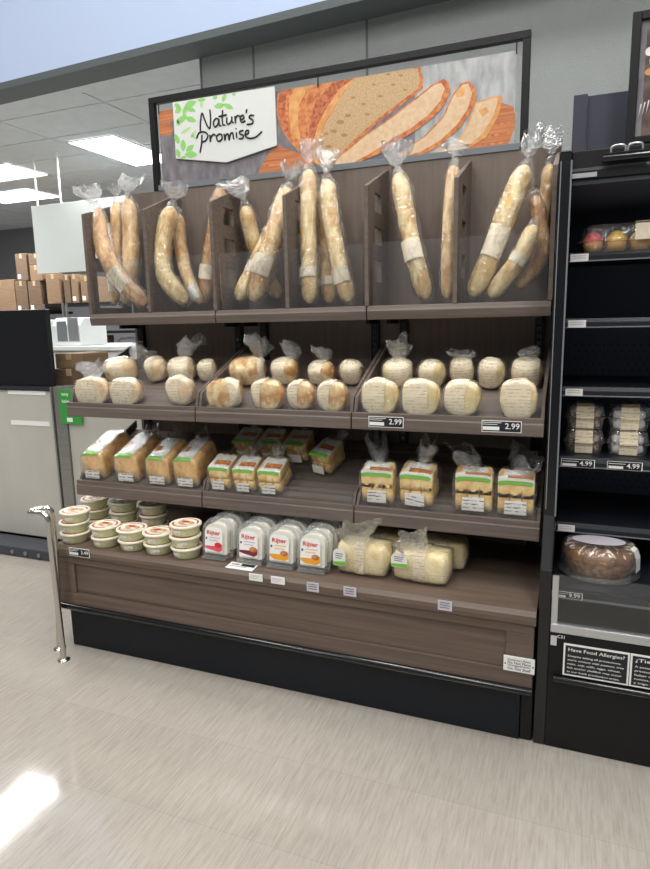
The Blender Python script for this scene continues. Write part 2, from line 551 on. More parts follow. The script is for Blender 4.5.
# ------------------------------------------------------------------ the room
b = MB(); b.box(-12, 6, -6, 12, -0.1, 0); structure(b, 'floor', 'floor')
CZ = 3.2
WL = Vector((-2.824, 2.225, 0)); WR = Vector((0.976, 2.026, 0))      # line under the back edge of the soffit
wd = (WR - WL).normalized()
wn = Vector((wd.y, -wd.x, 0))                                          # towards the shopper
def wp(s, off=0, z=0): return WL + wd * s + wn * off + Vector((0, 0, z))
s0 = (at(199, 80, Y=2.1) - WL).dot(wd)
b = MB(); b.prism([wp(s0), wp(8.5), wp(8.5, -0.12), wp(s0, -0.12)], (0, 0, CZ)); structure(b, 'wall_back', 'wallgrey')
b = MB()
for s in (s0 + 0.004, (at(252, 68, Y=2.08) - WL).dot(wd), (at(366, 48, Y=2.05) - WL).dot(wd)):
    b.prism([wp(s, 0.001), wp(s + 0.016, 0.001), wp(s + 0.016, 0.004), wp(s, 0.004)], (0, 0, CZ))
structure(b, 'trim_1', 'seam')
b = MB(); b.prism([wp(-6, 0.245, CZ), wp(8.5, 0.245, CZ), wp(8.5, -0.0, CZ), wp(-6, 0.0, CZ)], (0, 0, 0.05)); structure(b, 'trim_2', 'soffit')
b = MB(); b.prism([wp(-6, 0.24, CZ + .05), wp(8.5, 0.24, CZ + .05), wp(8.5, 0.1, CZ + .05), wp(-6, 0.1, CZ + .05)], (0, 0, 1.6)); structure(b, 'wall_upper', 'upper')
b = MB(); b.prism([wp(-6, 0, CZ), wp(8.5, 0, CZ), (8, 12, CZ), (-13, 12, CZ)], (0, 0, 0.05)); structure(b, 'ceiling', 'ceil')
b = MB()
for i in range(12):
    x = -9.0 + 0.61 * i * 2 - .3
    b.box(x - 0.012, x + 0.012, 2.3, 10.5, CZ - 0.006, CZ)
for i in range(13):
    y = 2.55 + 0.61 * i
    b.box(-11, 3, y - 0.012, y + 0.012, CZ - 0.006, CZ)
structure(b, 'trim_3', 'ceil')
b = MB(); b.box(-13, 5, 7.4, 7.5, 0, CZ); structure(b, 'wall_far', 'farwall')

# ------------------------------------------------------------------ ceiling lights of the bakery
def ceiling_light(x0, x1, y0, y1, label, z=CZ, power=60):
    t = thing('ceiling_light', ((x0 + x1) / 2, (y0 + y1) / 2, z - 0.03), label, 'ceiling light', 'recessed lights in the bakery ceiling')
    b = MB(t.location)
    for q in ((x0 - .02, x1 + .02, y0 - .02, y0), (x0 - .02, x1 + .02, y1, y1 + .02), (x0 - .02, x0, y0, y1), (x1, x1 + .02, y0, y1)):
        b.box(*q, z - 0.013, z - 0.007)
    b.build('light_frame', 'tbar', t)
    b = MB(t.location); b.box(x0, x1, y0, y1, z - 0.0125, z - 0.009); b.build('diffuser', 'lamp', t)
    return t
ceiling_light(-3.11, -2.53, 3.32, 4.42, 'lit ceiling panel beside the top corner of the bread sign')
ceiling_light(-5.45, -4.37, 3.67, 4.30, 'long lit ceiling panel cut by the photo edge, above the other one there')
ceiling_light(-6.35, -5.25, 4.80, 5.42, 'lower lit ceiling panel above the white hanging board, cut by the photo edge')
ceiling_light(0.4, 1.0, 4.2, 5.3, 'lit ceiling panel hidden beyond the grey pebbled wall')

# strip light over the shop floor whose mirror image lies on the tiles
def strip_light(x0, x1, y0, y1, z, label, power, drop=0.5):
    t = thing('strip_light', ((x0 + x1) / 2, (y0 + y1) / 2, z), label, 'strip light', 'hanging strip lights over the shop floor')
    b = MB(t.location); b.box(x0 - .01, x1 + .01, y0 - .01, y1 + .01, z + 0.012, z + 0.07); b.build('housing', 'white_plastic', t, bevel=0.004)
    b = MB(t.location); b.box(x0, x1, y0, y1, z, z + 0.014); b.build('diffuser', 'lamp', t)
    b = MB(t.location)
    for y in (y0 + .15, y1 - .15):
        b.box((x0 + x1) / 2 - .003, (x0 + x1) / 2 + .003, y - .003, y + .003, z + .07, z + drop)
    b.build('hanger', 'steel', t)
    l = bpy.data.lights.new('strip_lamp', 'AREA')
    l.shape = 'RECTANGLE'; l.size = x1 - x0; l.size_y = y1 - y0; l.energy = power; l.color = (1, 0.985, 0.96)
    lo = bpy.data.objects.new('strip_lamp', l)
    COL.objects.link(lo); lo.location = ((x0 + x1) / 2, (y0 + y1) / 2, z - 0.01)
for x in (-3.2, -1.2, 0.8, 2.8):  # added row of lamps out of view, put in to brighten the upper wall
    strip_light(x - .75, x + .75, 0.55, 0.95, 4.75, 'added unseen strip light brightening the pale upper wall of the shop', 13, 0.4)
strip_light(-2.64, -2.215, -0.90, 1.59, 2.80, 'hanging strip light mirrored in the floor tiles near the corner', 30, 1.2)
for x, y in ((-1.2, -2.6), (0.9, -2.9), (3.0, -2.6), (-1.2, -5.2), (1.2, -5.2), (3.4, -5.2), (0.4, -0.75), (2.4, -0.75)):
    strip_light(x - .2, x + .2, y - .75, y + .75, 4.3, 'white hanging strip light over the aisle in front of the bread display', 37, 0.6)
for x, y, p in ((-2.9, 3.9, 95), (-4.9, 4.0, 95), (-0.9, 3.9, 60), (0.7, 4.7, 50), (-5.6, 2.9, 90)):  # last lamp has no panel, added out of view to brighten the hanging board
    l = bpy.data.lights.new('ceiling_lamp', 'AREA')
    l.shape = 'RECTANGLE'; l.size = 0.6; l.size_y = 1.1; l.energy = p
    lo = bpy.data.objects.new('ceiling_lamp', l)
    COL.objects.link(lo); lo.location = (x, y, CZ - 0.05)

# ------------------------------------------------------------------ the bread rack
S = 0.61
rack = thing('display_rack', (0, 0, 0), 'tall brown woodgrain bread display rack with three shelves over a deep base', 'display rack')
b = MB(); b.box(0.03, 1.796, -0.351, 0.2, 0, 0.172); b.build('kick_base', 'kick', rack, bevel=0.003)
b = MB(); b.box(1.797, 1.833, -0.347, 0.2, 0, 0.171); b.build('kick_end', 'black', rack, bevel=0.004)
b = MB(); b.tube([(0.0, -0.372, 0.18), (1.83, -0.372, 0.18)], 0.013, 12); b.build('bumper_rail', 'gloss_black', rack)
b = MB()
b.box(0, 1.83, -0.36, 0.2, 0.172, 0.392)
b.box(0, 1.83, -0.37, -0.36, 0.365, 0.392); b.box(0, 1.83, -0.37, -0.36, 0.19, 0.243)
b.box(0, 0.09, -0.37, -0.36, 0.243, 0.365); b.box(1.75, 1.83, -0.37, -0.36, 0.243, 0.365)
fp = b.build('front_panel', 'taupe_front', rack, bevel=0.002)
b = MB()
pz = [(-0.372, 0.392), (-0.378, 0.398), (-0.38, 0.412), (-0.378, 0.424), (-0.366, 0.437), (0.2, 0.437), (0.2, 0.392)]
b.prism([(-0.004, y, z) for y, z in pz], (1.838, 0, 0))
dk = b.build('base_deck', 'taupe_front', rack)
b = MB()
q = [at(506, 655, Y=-0.3735), at(532, 660.5, Y=-0.3735), at(532, 674.5, Y=-0.3735), at(506, 670, Y=-0.3735)]
cx = sum(p.x for p in q) / 4; cz = sum(p.z for p in q) / 4
b.box(cx - .045, cx + .045, -0.3735, -0.3703, cz - .024, cz + .024)
for i, s in enumerate(('Customers Please', 'Do Not Place', 'Unwrapped Items', 'On This Shelf')):
    b.text(s, 0.066, face((cx, -0.374, cz + .014 - i * .0095)), 1)
for dx in (-.04, .04):
    b.box(cx + dx - .002, cx + dx + .002, -.3742, -.3735, cz - .003, cz + .001, 1)
b.build('notice_plate', ['white', 'ink'], fp)
b = MB(); b.box(0.02, 1.83, 0.2, 0.22, 0.0, 1.862); b.build('back_panel', 'taupe_dark', rack)
for x in (0.065, 0.57, 0.69, 1.175, 1.29, 1.783):
    b = MB(); b.box(x - .015, x + .015, 0.178, 0.199, 0.437, 1.29)
    for i in range(34):
        z = 0.46 + i * 0.0245
        b.box(x - .006, x - .002, 0.1765, 0.178, z, z + .014, 1); b.box(x + .002, x + .006, 0.1765, 0.178, z, z + .014, 1)
    b.build('slotted_upright', ['black', 'gloss_black'], rack)
def tray(k, yf, z0, z1, slope, h0, slats, guard_h, name):
    """one sloping tray: deck, front lip, dividers"""
    x0, x1 = k * S + 0.002, (k + 1) * S - 0.002
    th = 0.016
    off = 0.018 if slats else 0.030
    def dz(y): return z1 - off + slope * (y - yf)
    b = MB()
    ya, yb = yf + 0.018, 0.176
    if slats:
        n = 6; step = (yb - ya) / n
        for i in range(n):
            p, q = ya + i * step, ya + (i + 1) * step - 0.014
            b.prism([(x0, p, dz(p)), (x0, q, dz(q)), (x0, q, dz(q) - th), (x0, p, dz(p) - th)], (x1 - x0, 0, 0))
        for xx in (x0, (x0 + x1) / 2 - .02, x1 - .04):
            b.prism([(xx, ya, dz(ya) - th), (xx, yb, dz(yb) - th), (xx, yb, dz(yb) - th - .012), (xx, ya, dz(ya) - th - .012)], (.04, 0, 0))
    else:
        b.prism([(x0, ya, dz(ya)), (x0, yb, dz(yb)), (x0, yb, dz(yb) - th), (x0, ya, dz(ya) - th)], (x1 - x0, 0, 0))
    sh = b.build('shelf', 'taupe', rack)
    b = MB()
    h = z1 - z0
    b.prism([(x0, yf, z0), (x0, yf, z0 + h * .66), (x0, yf + .004, z0 + h * .7), (x0, yf + .004, z1), (x0, yf + .018, z1), (x0, yf + .018, z0)], (x1 - x0, 0, 0))
    b.build('front_lip', 'taupe', sh, bevel=0.002)
    for xx, w in [(x0, 0.011)] + ([(x1 - 0.011, 0.011)]):
        b = MB()
        y0, y1 = yf + 0.04, 0.176
        b.prism([(xx, yf + .0185, dz(yf + .0185)), (xx, y0, z1 + h0), (xx, y1, dz(y1) + h0 + off - (y0 - yf) * slope), (xx, y1, dz(y1))], (w, 0, 0))
        b.build('divider', 'taupe', sh, bevel=0.001)
    if guard_h:
        b = MB(); b.box(x0 + .012, x1 - .012, yf + .0185, yf + .0215, z1 - .02, z1 + guard_h); b.build('front_guard', 'acrylic', sh)
    for xx in (x0 + .02, x1 - .035):
        b = MB(); b.prism([(xx, yf + .03, z0 + .015), (xx, 0.176, dz(.176) - th - .013), (xx, 0.176, dz(.176) - .12), (xx, yf + .03, z0 + .002)], (.012, 0, 0))
        b.build('bracket', 'black', sh)
    return sh
BY, BZ0, BZ1, BS = -0.242, 0.937, 0.993, 0.42
CY, CZ0, CZ1, CS = -0.228, 0.605, 0.667, 0.43
def zB(y): return BZ1 - 0.030 + BS * (y - BY)
def zC(y): return CZ1 - 0.018 + CS * (y - CY)
trB = [tray(k, BY, BZ0, BZ1, BS, 0.05, False, 0.055, 'B') for k in range(3)]
trC = [tray(k, CY, CZ0, CZ1, CS, 0.035, True, 0.045, 'C') for k in range(3)]

def price_tag(parent, p, w, h, price, dark=True):
    b = MB()
    x, y, z = p
    b.box(x - w / 2, x + w / 2, y - .002, y - .0002, z - h / 2, z + h / 2)
    if dark:
        e = .0022
        b.box(x - w / 2 + e, x + w / 2 - e, y - .0024, y - .002, z - h / 2 + e, z + h / 2 - e, 1)
        b.text(price, w * .36, face((x + w * .27, y - .0028, z + h * .06)), 0)
        b.box(x - w * .47, x - w * .05, y - .0028, y - .0024, z - h * .33, z - h * .02, 0)
        for i in range(2):
            b.box(x - w * .47, x + w * (.0 - .1 * i), y - .0028, y - .0024, z + h * (.30 - .16 * i), z + h * (.35 - .16 * i), 0)
    else:
        for i in range(3):
            b.box(x - w * .4, x + w * (.34 - .1 * i), y - .0026, y - .002, z + h * (.24 - .2 * i), z + h * (.30 - .2 * i), 2)
    return b.build('price_tag', ['white', 'tagblack', 'tagdim'], parent)
for px, py in ((386, 422), (501.5, 426.5)):
    p = at(px, py, Y=BY); price_tag(trB[2], p, 0.118, 0.036, '2.99')
p = at(79.5, 552.5, Y=-0.381); price_tag(dk, p, 0.1, 0.034, '3.49')
for px, py, w in ((256, 577.3, .052), (278, 580.3, .052)):
    p = at(px, py, Y=-0.3805); price_tag(dk, p, w, 0.026, '', False)
for px, py in ((313, 587), (350, 591.5), (445, 605.5)):
    p = at(px, py, Y=-0.3805)
    b = MB(); b.box(p.x - .022, p.x + .022, -.3825, -.3807, p.z - .016, p.z + .016)
    for i in range(3): b.box(p.x - .016, p.x + .014, -.383, -.3825, p.z + .008 - i * .008, p.z + .011 - i * .008, 1)
    b.build('price_tag', ['tagdim', 'greypaint'], dk)
# top bins
AY, AZ0, AZ1 = -0.061, 1.295, 1.343
for k in range(3):
    x0, x1 = k * S + .002, (k + 1) * S - .002
    b = MB(); b.box(x0, x1, AY + .016, 0.199, 1.312, 1.328); sh = b.build('bin_floor', 'taupe', rack)
    b = MB(); b.prism([(x0, AY, AZ0), (x0, AY - .006, AZ0 + .03), (x0, AY - .002, AZ1 - .012), (x0, AY + .002, AZ1), (x0, AY + .016, AZ1), (x0, AY + .016, AZ0)], (x1 - x0, 0, 0))
    b.build('front_lip', 'taupe', sh, bevel=.002)
    b = MB(); b.box(x0 + .016, x1 - .016, AY + .0165, AY + .0195, 1.329, 1.556); b.build('front_guard', 'acrylic', sh)
    for xx in (x0 + .03, x1 - .045):
        b = MB(); b.box(xx, xx + .012, .08, .199, 1.28, 1.3115); b.build('bracket', 'black', sh)
def ladder(xx, w, openings, zf, zb=1.845, name='bin_divider'):
    """upright panel with window openings: y0, y1 of the opening column and its z ranges"""
    y0, y1, zs = openings
    def top(y): return zf + (zb - zf) * (y - AY) / (0.199 - AY)
    b = MB()
    z0 = 1.3285
    b.prism([(xx, AY + .02, z0), (xx, y0, z0), (xx, y0, top(y0)), (xx, AY + .02, top(AY + .02))], (w, 0, 0))
    b.prism([(xx, AY, 1.3435), (xx, AY + .02, 1.3435), (xx, AY + .02, top(AY + .02)), (xx, AY, top(AY))], (w, 0, 0))
    b.prism([(xx, y1, z0), (xx, .199, z0), (xx, .199, top(.199)), (xx, y1, top(y1))], (w, 0, 0))
    prev = z0
    for a, c in zs:
        b.box(xx, xx + w, y0, y1, prev, a); prev = c
    b.prism([(xx, y0, prev), (xx, y1, prev), (xx, y1, top(y1)), (xx, y0, top(y0))], (w, 0, 0))
    return b.build(name, 'taupe', rack)
H3 = (0.02, 0.10, [(1.43, 1.51), (1.56, 1.62), (1.67, 1.735)])
ladder(0.0, .014, (-0.012, 0.14, [(1.37, 1.52), (1.575, 1.73)]), 1.745, 1.83, 'bin_end_panel')
ladder(S - .007, .014, H3, 1.742); ladder(2 * S - .007, .014, H3, 1.742)
for x in (.305, .915, 1.525): ladder(x - .007, .014, H3, 1.738)
ladder(3 * S - .014, .014, (0.03, 0.09, [(1.45, 1.5)]), 1.745, 1.84, 'bin_end_panel')

# ------------------------------------------------------------------ sign over the rack
sg = thing('bread_sign', (0.95, 0.215, 1.86), 'wide framed bread advertising sign standing on top of the brown rack', 'sign')
SY = 0.21
TL, TR = at(149.5, 98, Y=SY), at(531.5, 31.5, Y=SY)
zt = (TL.z + TR.z) / 2
o = sg.location
b = MB(o)
b.box(TL.x, TR.x, SY - .012, SY + .012, zt - .026, zt)
b.box(TL.x, TL.x + .026, SY - .012, SY + .012, 1.863, zt - .026); b.box(TR.x - .026, TR.x, SY - .012, SY + .012, 1.863, zt - .026)
b.build('sign_frame', 'black', sg, bevel=.002)
b = MB(o); b.box(TL.x + .026, TR.x - .026, SY - .014, SY + .006, 1.8625, 1.885); b.build('bottom_channel', 'greypaint', sg, bevel=.001)
BX0, BX1, BZT = TL.x + .042, TR.x - .045, zt - .055
BZB = 1.885
b = MB(o); b.box(BX0, BX1, SY - .001, SY + .004, BZB, BZT)
PY = [0]
def poly(mi, pts, lift):
    y = SY - .001 - lift
    q = [at(x, yy, Y=y) for x, yy in pts]
    q = [Vector((min(max(p.x, BX0), BX1), y, min(max(p.z, BZB + .001), BZT))) for p in q]
    b.sheet(q, mi)
# 0 grey 1 pale 2 wood 3 crust 4 light crust 5 red crust 6 crumb 7 slice 8 hole
def K(*pts): return [(140 + x / 1.5476, 20 + y / 1.5476) for x, y in pts]
poly(1, [(415, 40), (530, 20), (530, 160), (415, 170)], .0002)
poly(1, K((325, 60), (430, 40), (430, 110), (325, 110)), .0003)
poly(2, K((22, 128), (44, 130), (50, 138), (52, 152), (48, 160), (22, 160)), .0004); poly(2, K((22, 161), (46, 161), (51, 168), (48, 178), (22, 180)), .0005)
poly(2, K((182, 250), (188, 225), (200, 205), (213, 194), (240, 204), (268, 220), (262, 252)), .0004)
poly(3, K((192, 224), (232, 220), (232, 223), (191, 227)), .0006)
poly(2, K((545, 130), (560, 128), (578, 134), (586, 146), (582, 168), (570, 192), (550, 206), (500, 214), (505, 190)), .0004)
poly(3, K((552, 160), (583, 156), (582, 159), (551, 164)), .0006); poly(3, K((530, 192), (562, 188), (560, 191), (528, 196)), .0006); poly(3, K((540, 178), (575, 172), (574, 175), (539, 182)), .0006)
poly(3, K((211, 140), (213, 115), (222, 100), (240, 95), (275, 90), (332, 80), (420, 64), (434, 70), (438, 90), (438, 106), (420, 120), (370, 157), (330, 192), (300, 226), (284, 229), (266, 219), (246, 204), (229, 185), (217, 165)), .0006)
poly(4, K((240, 96), (268, 91), (258, 108), (246, 132), (244, 160), (250, 190), (236, 178), (230, 150), (231, 120)), .0008)
poly(5, K((300, 86), (330, 81), (306, 108), (290, 135), (276, 160), (268, 190), (262, 200), (262, 165), (272, 125)), .0008)
poly(5, K((213, 140), (215, 117), (226, 102), (236, 97), (226, 118), (224, 148), (232, 178), (222, 166)), .0008)
poly(4, K((332, 80), (336, 84), (314, 112), (299, 138), (285, 162), (277, 190), (276, 216), (282, 229), (272, 222), (268, 214), (268, 188), (276, 160), (290, 134), (308, 108)), .0009)
poly(6, K((335, 83), (420, 67), (430, 76), (433, 92), (430, 106), (410, 121), (366, 154), (328, 188), (298, 222), (286, 227), (277, 214), (278, 190), (286, 162), (300, 138), (315, 112)), .0010)
for x, y, r in ((310, 158, 5), (300, 172, 4), (322, 148, 4), (292, 196, 4), (300, 208, 3), (346, 130, 3), (372, 118, 3), (392, 100, 3), (410, 108, 2.5), (316, 178, 4), (352, 146, 3), (288, 176, 3), (384, 84, 2.5), (330, 120, 3), (362, 100, 2.5), (404, 86, 2.5)):
    poly(8, K(*[(x + r * 1.3 * math.cos(q), y + .7 * r * math.sin(q)) for q in [i * PI / 4 for i in range(8)]]), .0012)
slc = [
    (K((298, 222), (308, 211), (345, 180), (390, 149), (430, 118), (452, 100), (470, 91), (478, 97), (480, 110), (472, 130), (456, 149), (430, 169), (400, 187), (370, 207), (340, 226), (320, 231), (303, 229)),
     K((300, 221), (310, 211), (346, 182), (391, 151), (431, 120), (453, 102), (466, 97), (472, 106), (464, 126), (447, 146), (421, 166), (392, 183), (360, 204), (330, 222), (304, 226)), .0022, 3),
    (K((395, 214), (405, 204), (440, 179), (468, 150), (484, 115), (497, 98), (509, 94), (518, 104), (521, 120), (513, 141), (496, 166), (470, 191), (440, 209), (400, 221)),
     K((397, 212), (407, 204), (442, 180), (470, 151), (486, 116), (499, 100), (508, 99), (514, 114), (507, 138), (491, 161), (465, 186), (434, 204), (402, 216)), .0018, 3),
    (K((452, 215), (490, 190), (508, 160), (519, 128), (540, 120), (560, 116), (561, 126), (553, 151), (536, 181), (505, 206), (468, 217)),
     K((456, 213), (492, 190), (510, 161), (521, 130), (541, 122), (553, 120), (553, 128), (546, 150), (529, 177), (500, 201), (468, 214)), .0014, 4)]
for a_, i_, l_, m_ in slc:
    poly(m_, a_, l_); poly(7, i_, l_ + .0002)
poly(4, K((488, 112), (497, 104), (503, 108), (500, 118), (490, 120)), .0021); poly(4, K((524, 140), (536, 134), (540, 142), (530, 150)), .0017)
b.build('printed_board', ['grey_ad', 'pale_ad', 'wood_ad', 'crust_ad', 'crust_ad2', 'crust_ad3', 'crumb_ad', 'slice_ad', 'hole_ad'], sg)
b = MB(o)
for px, py in ((158.5, 103), (318, 78), (517, 42)):
    p = at(px, py, Y=SY - .004)
    b.tube([(p.x, SY - .005, zt - .03), (p.x, SY - .006, BZT - .012)], .0025, 6)
b.build('hanging_hook', 'ink', sg)
PYY = SY - .010
plq = [at(x, y, Y=PYY) for x, y in ((172.5, 102.5), (274.5, 86.3), (276.8, 145.2), (226.5, 162.3), (176, 158.5))]
b = MB(o); b.prism(plq, (0, .006, 0))
def cr(x, y): return (140 + x / 4.0625, 60 + y / 4.0625)
def leaf(x, y, L, w, ang, mi):
    pts = []
    for t in [i / 6 for i in range(7)]: pts.append((t * L, w * math.sin(PI * t) ** .8))
    for t in [i / 6 for i in range(5, 0, -1)]: pts.append((t * L, -w * math.sin(PI * t) ** .8))
    c, s = math.cos(ang), math.sin(ang)
    b.sheet([at(*cr(x + u * c - v * s, y + u * s + v * c), Y=PYY - .0006) for u, v in pts], mi)
for L_ in ((182, 186, 50, 13, -.35, 1), (178, 190, 52, 10, .35, 1), (140, 178, 30, 10, .6, 1), (142, 215, 34, 11, -.7, 1), (146, 262, 60, 13, -.75, 1), (182, 232, 50, 11, .35, 1), (176, 226, 40, 9, -1.3, 1),
           (150, 240, 30, 8, 1.3, 2), (252, 195, 30, 7, -1.7, 2), (232, 165, 36, 7, -.15, 1), (296, 158, 22, 8, -.6, 1), (300, 190, 45, 11, -.2, 1), (335, 170, 36, 9, -1.2, 1), (338, 178, 46, 10, .45, 1), (372, 140, 18, 5, .0, 1),
           (142, 300, 44, 10, 1.2, 1), (165, 300, 50, 7, -.6, 2), (205, 318, 42, 7, -1.0, 2), (208, 300, 28, 6, .8, 2), (176, 372, 50, 11, -1.6, 1), (180, 384, 54, 14, .0, 1), (186, 372, 44, 10, -.7, 1), (150, 360, 40, 9, 1.3, 1), (164, 398, 26, 6, -.2, 1)):
    leaf(*L_)
def stroke(pts, r=3.4, closed=False):
    n = max(10, 5 * len(pts))
    q = spline([Vector((x, y, 0)) for x, y in pts], n)
    w = [at(*cr(p.x, p.y), Y=PYY - .0010) for p in q]
    b.tube(w, [r * .0010] * len(w), 6, 3)
for st in ([(245, 288), (246, 250), (252, 216), (262, 240), (274, 268), (284, 276), (287, 240), (284, 202)],
           [(320, 240), (308, 238), (298, 254), (304, 272), (316, 262), (321, 242), (322, 262), (330, 268)],
           [(336, 204), (334, 235), (337, 262), (346, 264)], [(320, 230), (352, 222)],
           [(353, 234), (353, 256), (362, 260), (372, 246), (373, 230), (374, 250), (380, 255)],
           [(386, 228), (388, 256), (388, 240), (396, 226), (405, 228)],
           [(409, 244), (422, 236), (418, 224), (408, 232), (410, 250), (420, 252), (428, 246)],
           [(434, 200), (431, 215)],
           [(463, 226), (450, 224), (444, 234), (458, 244), (456, 258), (434, 262)],
           [(252, 304), (250, 340), (244, 376)], [(230, 318), (240, 296), (262, 292), (276, 306), (268, 326), (250, 334)],
           [(284, 304), (286, 332), (288, 316), (298, 302), (307, 306)],
           [(322, 300), (311, 312), (318, 330), (332, 322), (332, 304), (322, 300)],
           [(342, 300), (345, 326), (348, 308), (357, 300), (362, 324), (366, 304), (376, 296), (381, 322)],
           [(391, 294), (394, 318)], [(389, 278), (391, 280)],
           [(420, 286), (406, 290), (406, 300), (420, 306), (416, 318), (402, 320)],
           [(426, 304), (440, 298), (440, 286), (430, 290), (428, 308), (444, 318), (468, 314), (486, 300), (495, 290)]):
    stroke(st)
b.build('name_plaque', ['plaque', 'leaf', 'leaf2', 'ink'], sg, label='white pointed plaque with green leaves and black handwritten name')

# ------------------------------------------------------------------ bag tops
def tail(b, p, d, L, W, seed, mi=0, flat=0.5, neck=0.008, side=None):
    """bunched bag top: from the neck p a crumpled ruff opens along d"""
    rnd = random.Random(seed)
    d = Vector(d).normalized()
    s = Vector(side) if side else (RR - d * RR.dot(d))
    s = (s - d * s.dot(d)).normalized()
    t = d.cross(s)
    n, m = 30, 9
    ph = rnd.uniform(0, 6); ph2 = rnd.uniform(0, 6)
    bend = (s * rnd.uniform(-.5, .5) + t * rnd.uniform(-.3, .3)) * L
    rs = []
    for j in range(m + 1):
        v = j / m
        w = neck + (W / 2 - neck) * (math.sin(v * PI * .62) ** 0.8)
        ring = []
        for k in range(n):
            a = 2 * PI * k / n
            nv = Vector((math.cos(a) * 1.5, math.sin(a) * 1.5, v * 2.2 + seed * 3.7))
            rf = 1 + .42 * v * noise.noise(nv * 1.3) + .22 * v * math.sin(6 * a + ph) * (.5 + .5 * v) + .10 * v * math.sin(11 * a + ph2)
            l = L * v * (1 + .55 * v * noise.noise(nv * .9 + Vector((7, 3, 0))))
            q = Vector(p) + d * l + bend * v * v + s * (w * rf * math.cos(a)) + t * (w * rf * flat * math.sin(a))
            q += Vector((noise.noise(q * 60), noise.noise(q * 60 + Vector((9, 0, 0))), noise.noise(q * 60 + Vector((0, 9, 0))))) * .006 * v
            ring.append(q)
        rs.append(ring)
    b.rings(rs, mi, True, False, True)

# ------------------------------------------------------------------ baguettes
BG = 'bagged baguettes on the top shelf'
def baguette(label, pts, wpx, ys, crust='baguette', band=None, tie=True, fan=(0.075, 0.085), fan_dir=None, loose=1.24, seed=1, notail=False, print_=None):
    """pts: sight points from the top end down; ys: depth of each"""
    P = [at(x, y, Y=yy) for (x, y), yy in zip(pts, ys)]
    r = wpx / pxm(P[0]) / 2 * 1.05
    q = spline(P, 26)
    base = q[-1].copy(); base.z = min(p.z for p in q) - r * .4
    t = thing('bagged_baguette', base, label, 'baguette', BG)
    L = sum((q[i + 1] - q[i]).length for i in range(26))
    acc = 0; rad = []
    for i in range(27):
        if i: acc += (q[i] - q[i - 1]).length
        e = min(acc, L - acc) / (r * 1.9)
        rad.append(r * (0.30 + 0.70 * math.sqrt(max(0, 1 - (1 - min(1, e)) ** 2))) * (1 + .05 * noise.noise(Vector((acc * 9, seed * 3.1, 0)))))
    b = MB(base); b.tube(q, rad, 14, nz=.10, seed=seed); b.bins(P[-1].x, .0035); b.keep(y0=-.0375, y1=.193, z0=1.3305); b.build('baguette', crust, t)
    # bag follows the bread, loose on one side
    up = (q[0] - q[1]).normalized()
    top = q[0] + up * .028
    bq = [top, q[0] + up * .012] + q[:]
    br = [.009, .019] + [max(x, r * .62) * loose for x in rad]
    off = RR * (r * (loose - 1) * .35)
    bq = [p + off * min(1, i / 6) for i, p in enumerate(bq)]
    bq.append(q[-1] + (q[-1] - q[-2]).normalized() * .006); br.append(r * .55)
    b = MB(base); b.tube(bq, br, 16, nz=.26, seed=seed + 5, cap=False)
    if not notail:
        fd = Vector(fan_dir) if fan_dir else (up * .9 + Vector((random.Random(seed).uniform(-.4, .4), -.1, .35)))
        tail(b, top, fd, fan[0], fan[1], seed, 1)
    b.bins(P[-1].x, .0005); b.keep(y0=-.0405, y1=.1955, z0=1.3290); b.build('bag', ['film', 'film_tail'], t)
    if band:
        for bb in (band if isinstance(band, list) else [band]):
            mid_, half_ = (bb[0] + bb[1]) / 2 * 26, (bb[1] - bb[0]) * 26 * .36
            i0, i1 = int(mid_ - half_), max(int(mid_ - half_) + 2, int(round(mid_ + half_)))
            sq = q[i0:i1 + 1]
            b = MB(base); b.tube(sq, [rad[i] * (loose - .03) for i in range(i0, i1 + 1)], 14, a0=-1.05, a1=1.05, up=(0, -1, 0)); b.bins(P[-1].x, .0015); b.keep(y0=-.039, y1=.194, z0=1.3298); b.build('paper_label', print_ or 'band', t)
    if tie:
        b = MB(base)
        s = RR * .016 + Vector((0, 0, .006))
        b.tube([top - s - UU * .0, top + Vector((0, -.009, 0)), top + s], .0018, 6); b.build('twist_tie', 'tie', t)
    return t
F = -0.012
baguette('baguette slanting across two upright ones at the rack end by the white board', [(95, 209), (103, 246), (118, 276), (146, 305)], 15.5, [.03, .0, -.005, -.005], 'baguette_brown', (.62, .84), fan=(.075, .10), fan_dir=(-.25, 0, 1), seed=3)
baguette('thinner upright baguette behind the slanting one at the rack end by the white board', [(117, 203), (116, 240), (115, 270), (113.5, 304)], 13, [.12, .10, .085, .075], 'baguette', (.72, .90), fan=(.045, .05), seed=4, loose=1.1)
baguette('taller upright baguette behind the slanting one, its bag top tied above the end bin', [(128, 199), (131, 238), (130, 270), (126, 304)], 15, [.11, .10, .08, .07], 'baguette', None, fan=(.065, .10), fan_dir=(.1, 0, 1), seed=5, tie=False)
baguette('wide baguette bowed into a curve just after the first upright divider', [(172, 207), (163, 240), (164, 274), (186, 303)], 16.5, [.05, .02, .0, -.005], 'baguette_pale', None, fan=(.065, .095), fan_dir=(.2, 0, 1), seed=6, loose=1.16)
baguette('slimmer curved baguette beside the bowed one, a black and white label at its foot', [(178, 214), (180.5, 245), (187, 276), (200, 303)], 12, [.108, .103, .092, .080], 'baguette', (.80, .97), notail=True, tie=False, seed=7, print_='barcode', loose=1.12)
baguette('baguette leaning behind the second upright divider with its brown end showing above it', [(221, 188), (215, 225), (209, 262), (204, 303)], 14, [.162, .16, .155, .15], 'baguette_brown', (.70, .84), notail=True, seed=8)
baguette('baguette in the middle bin leaning the other way behind the big crossing one', [(245, 206), (253, 240), (264, 270), (279, 298)], 15, [.10, .135, .163, .165], 'baguette_pale', None, fan=(.08, .10), fan_dir=(-.3, 0, 1), seed=9, tie=False)
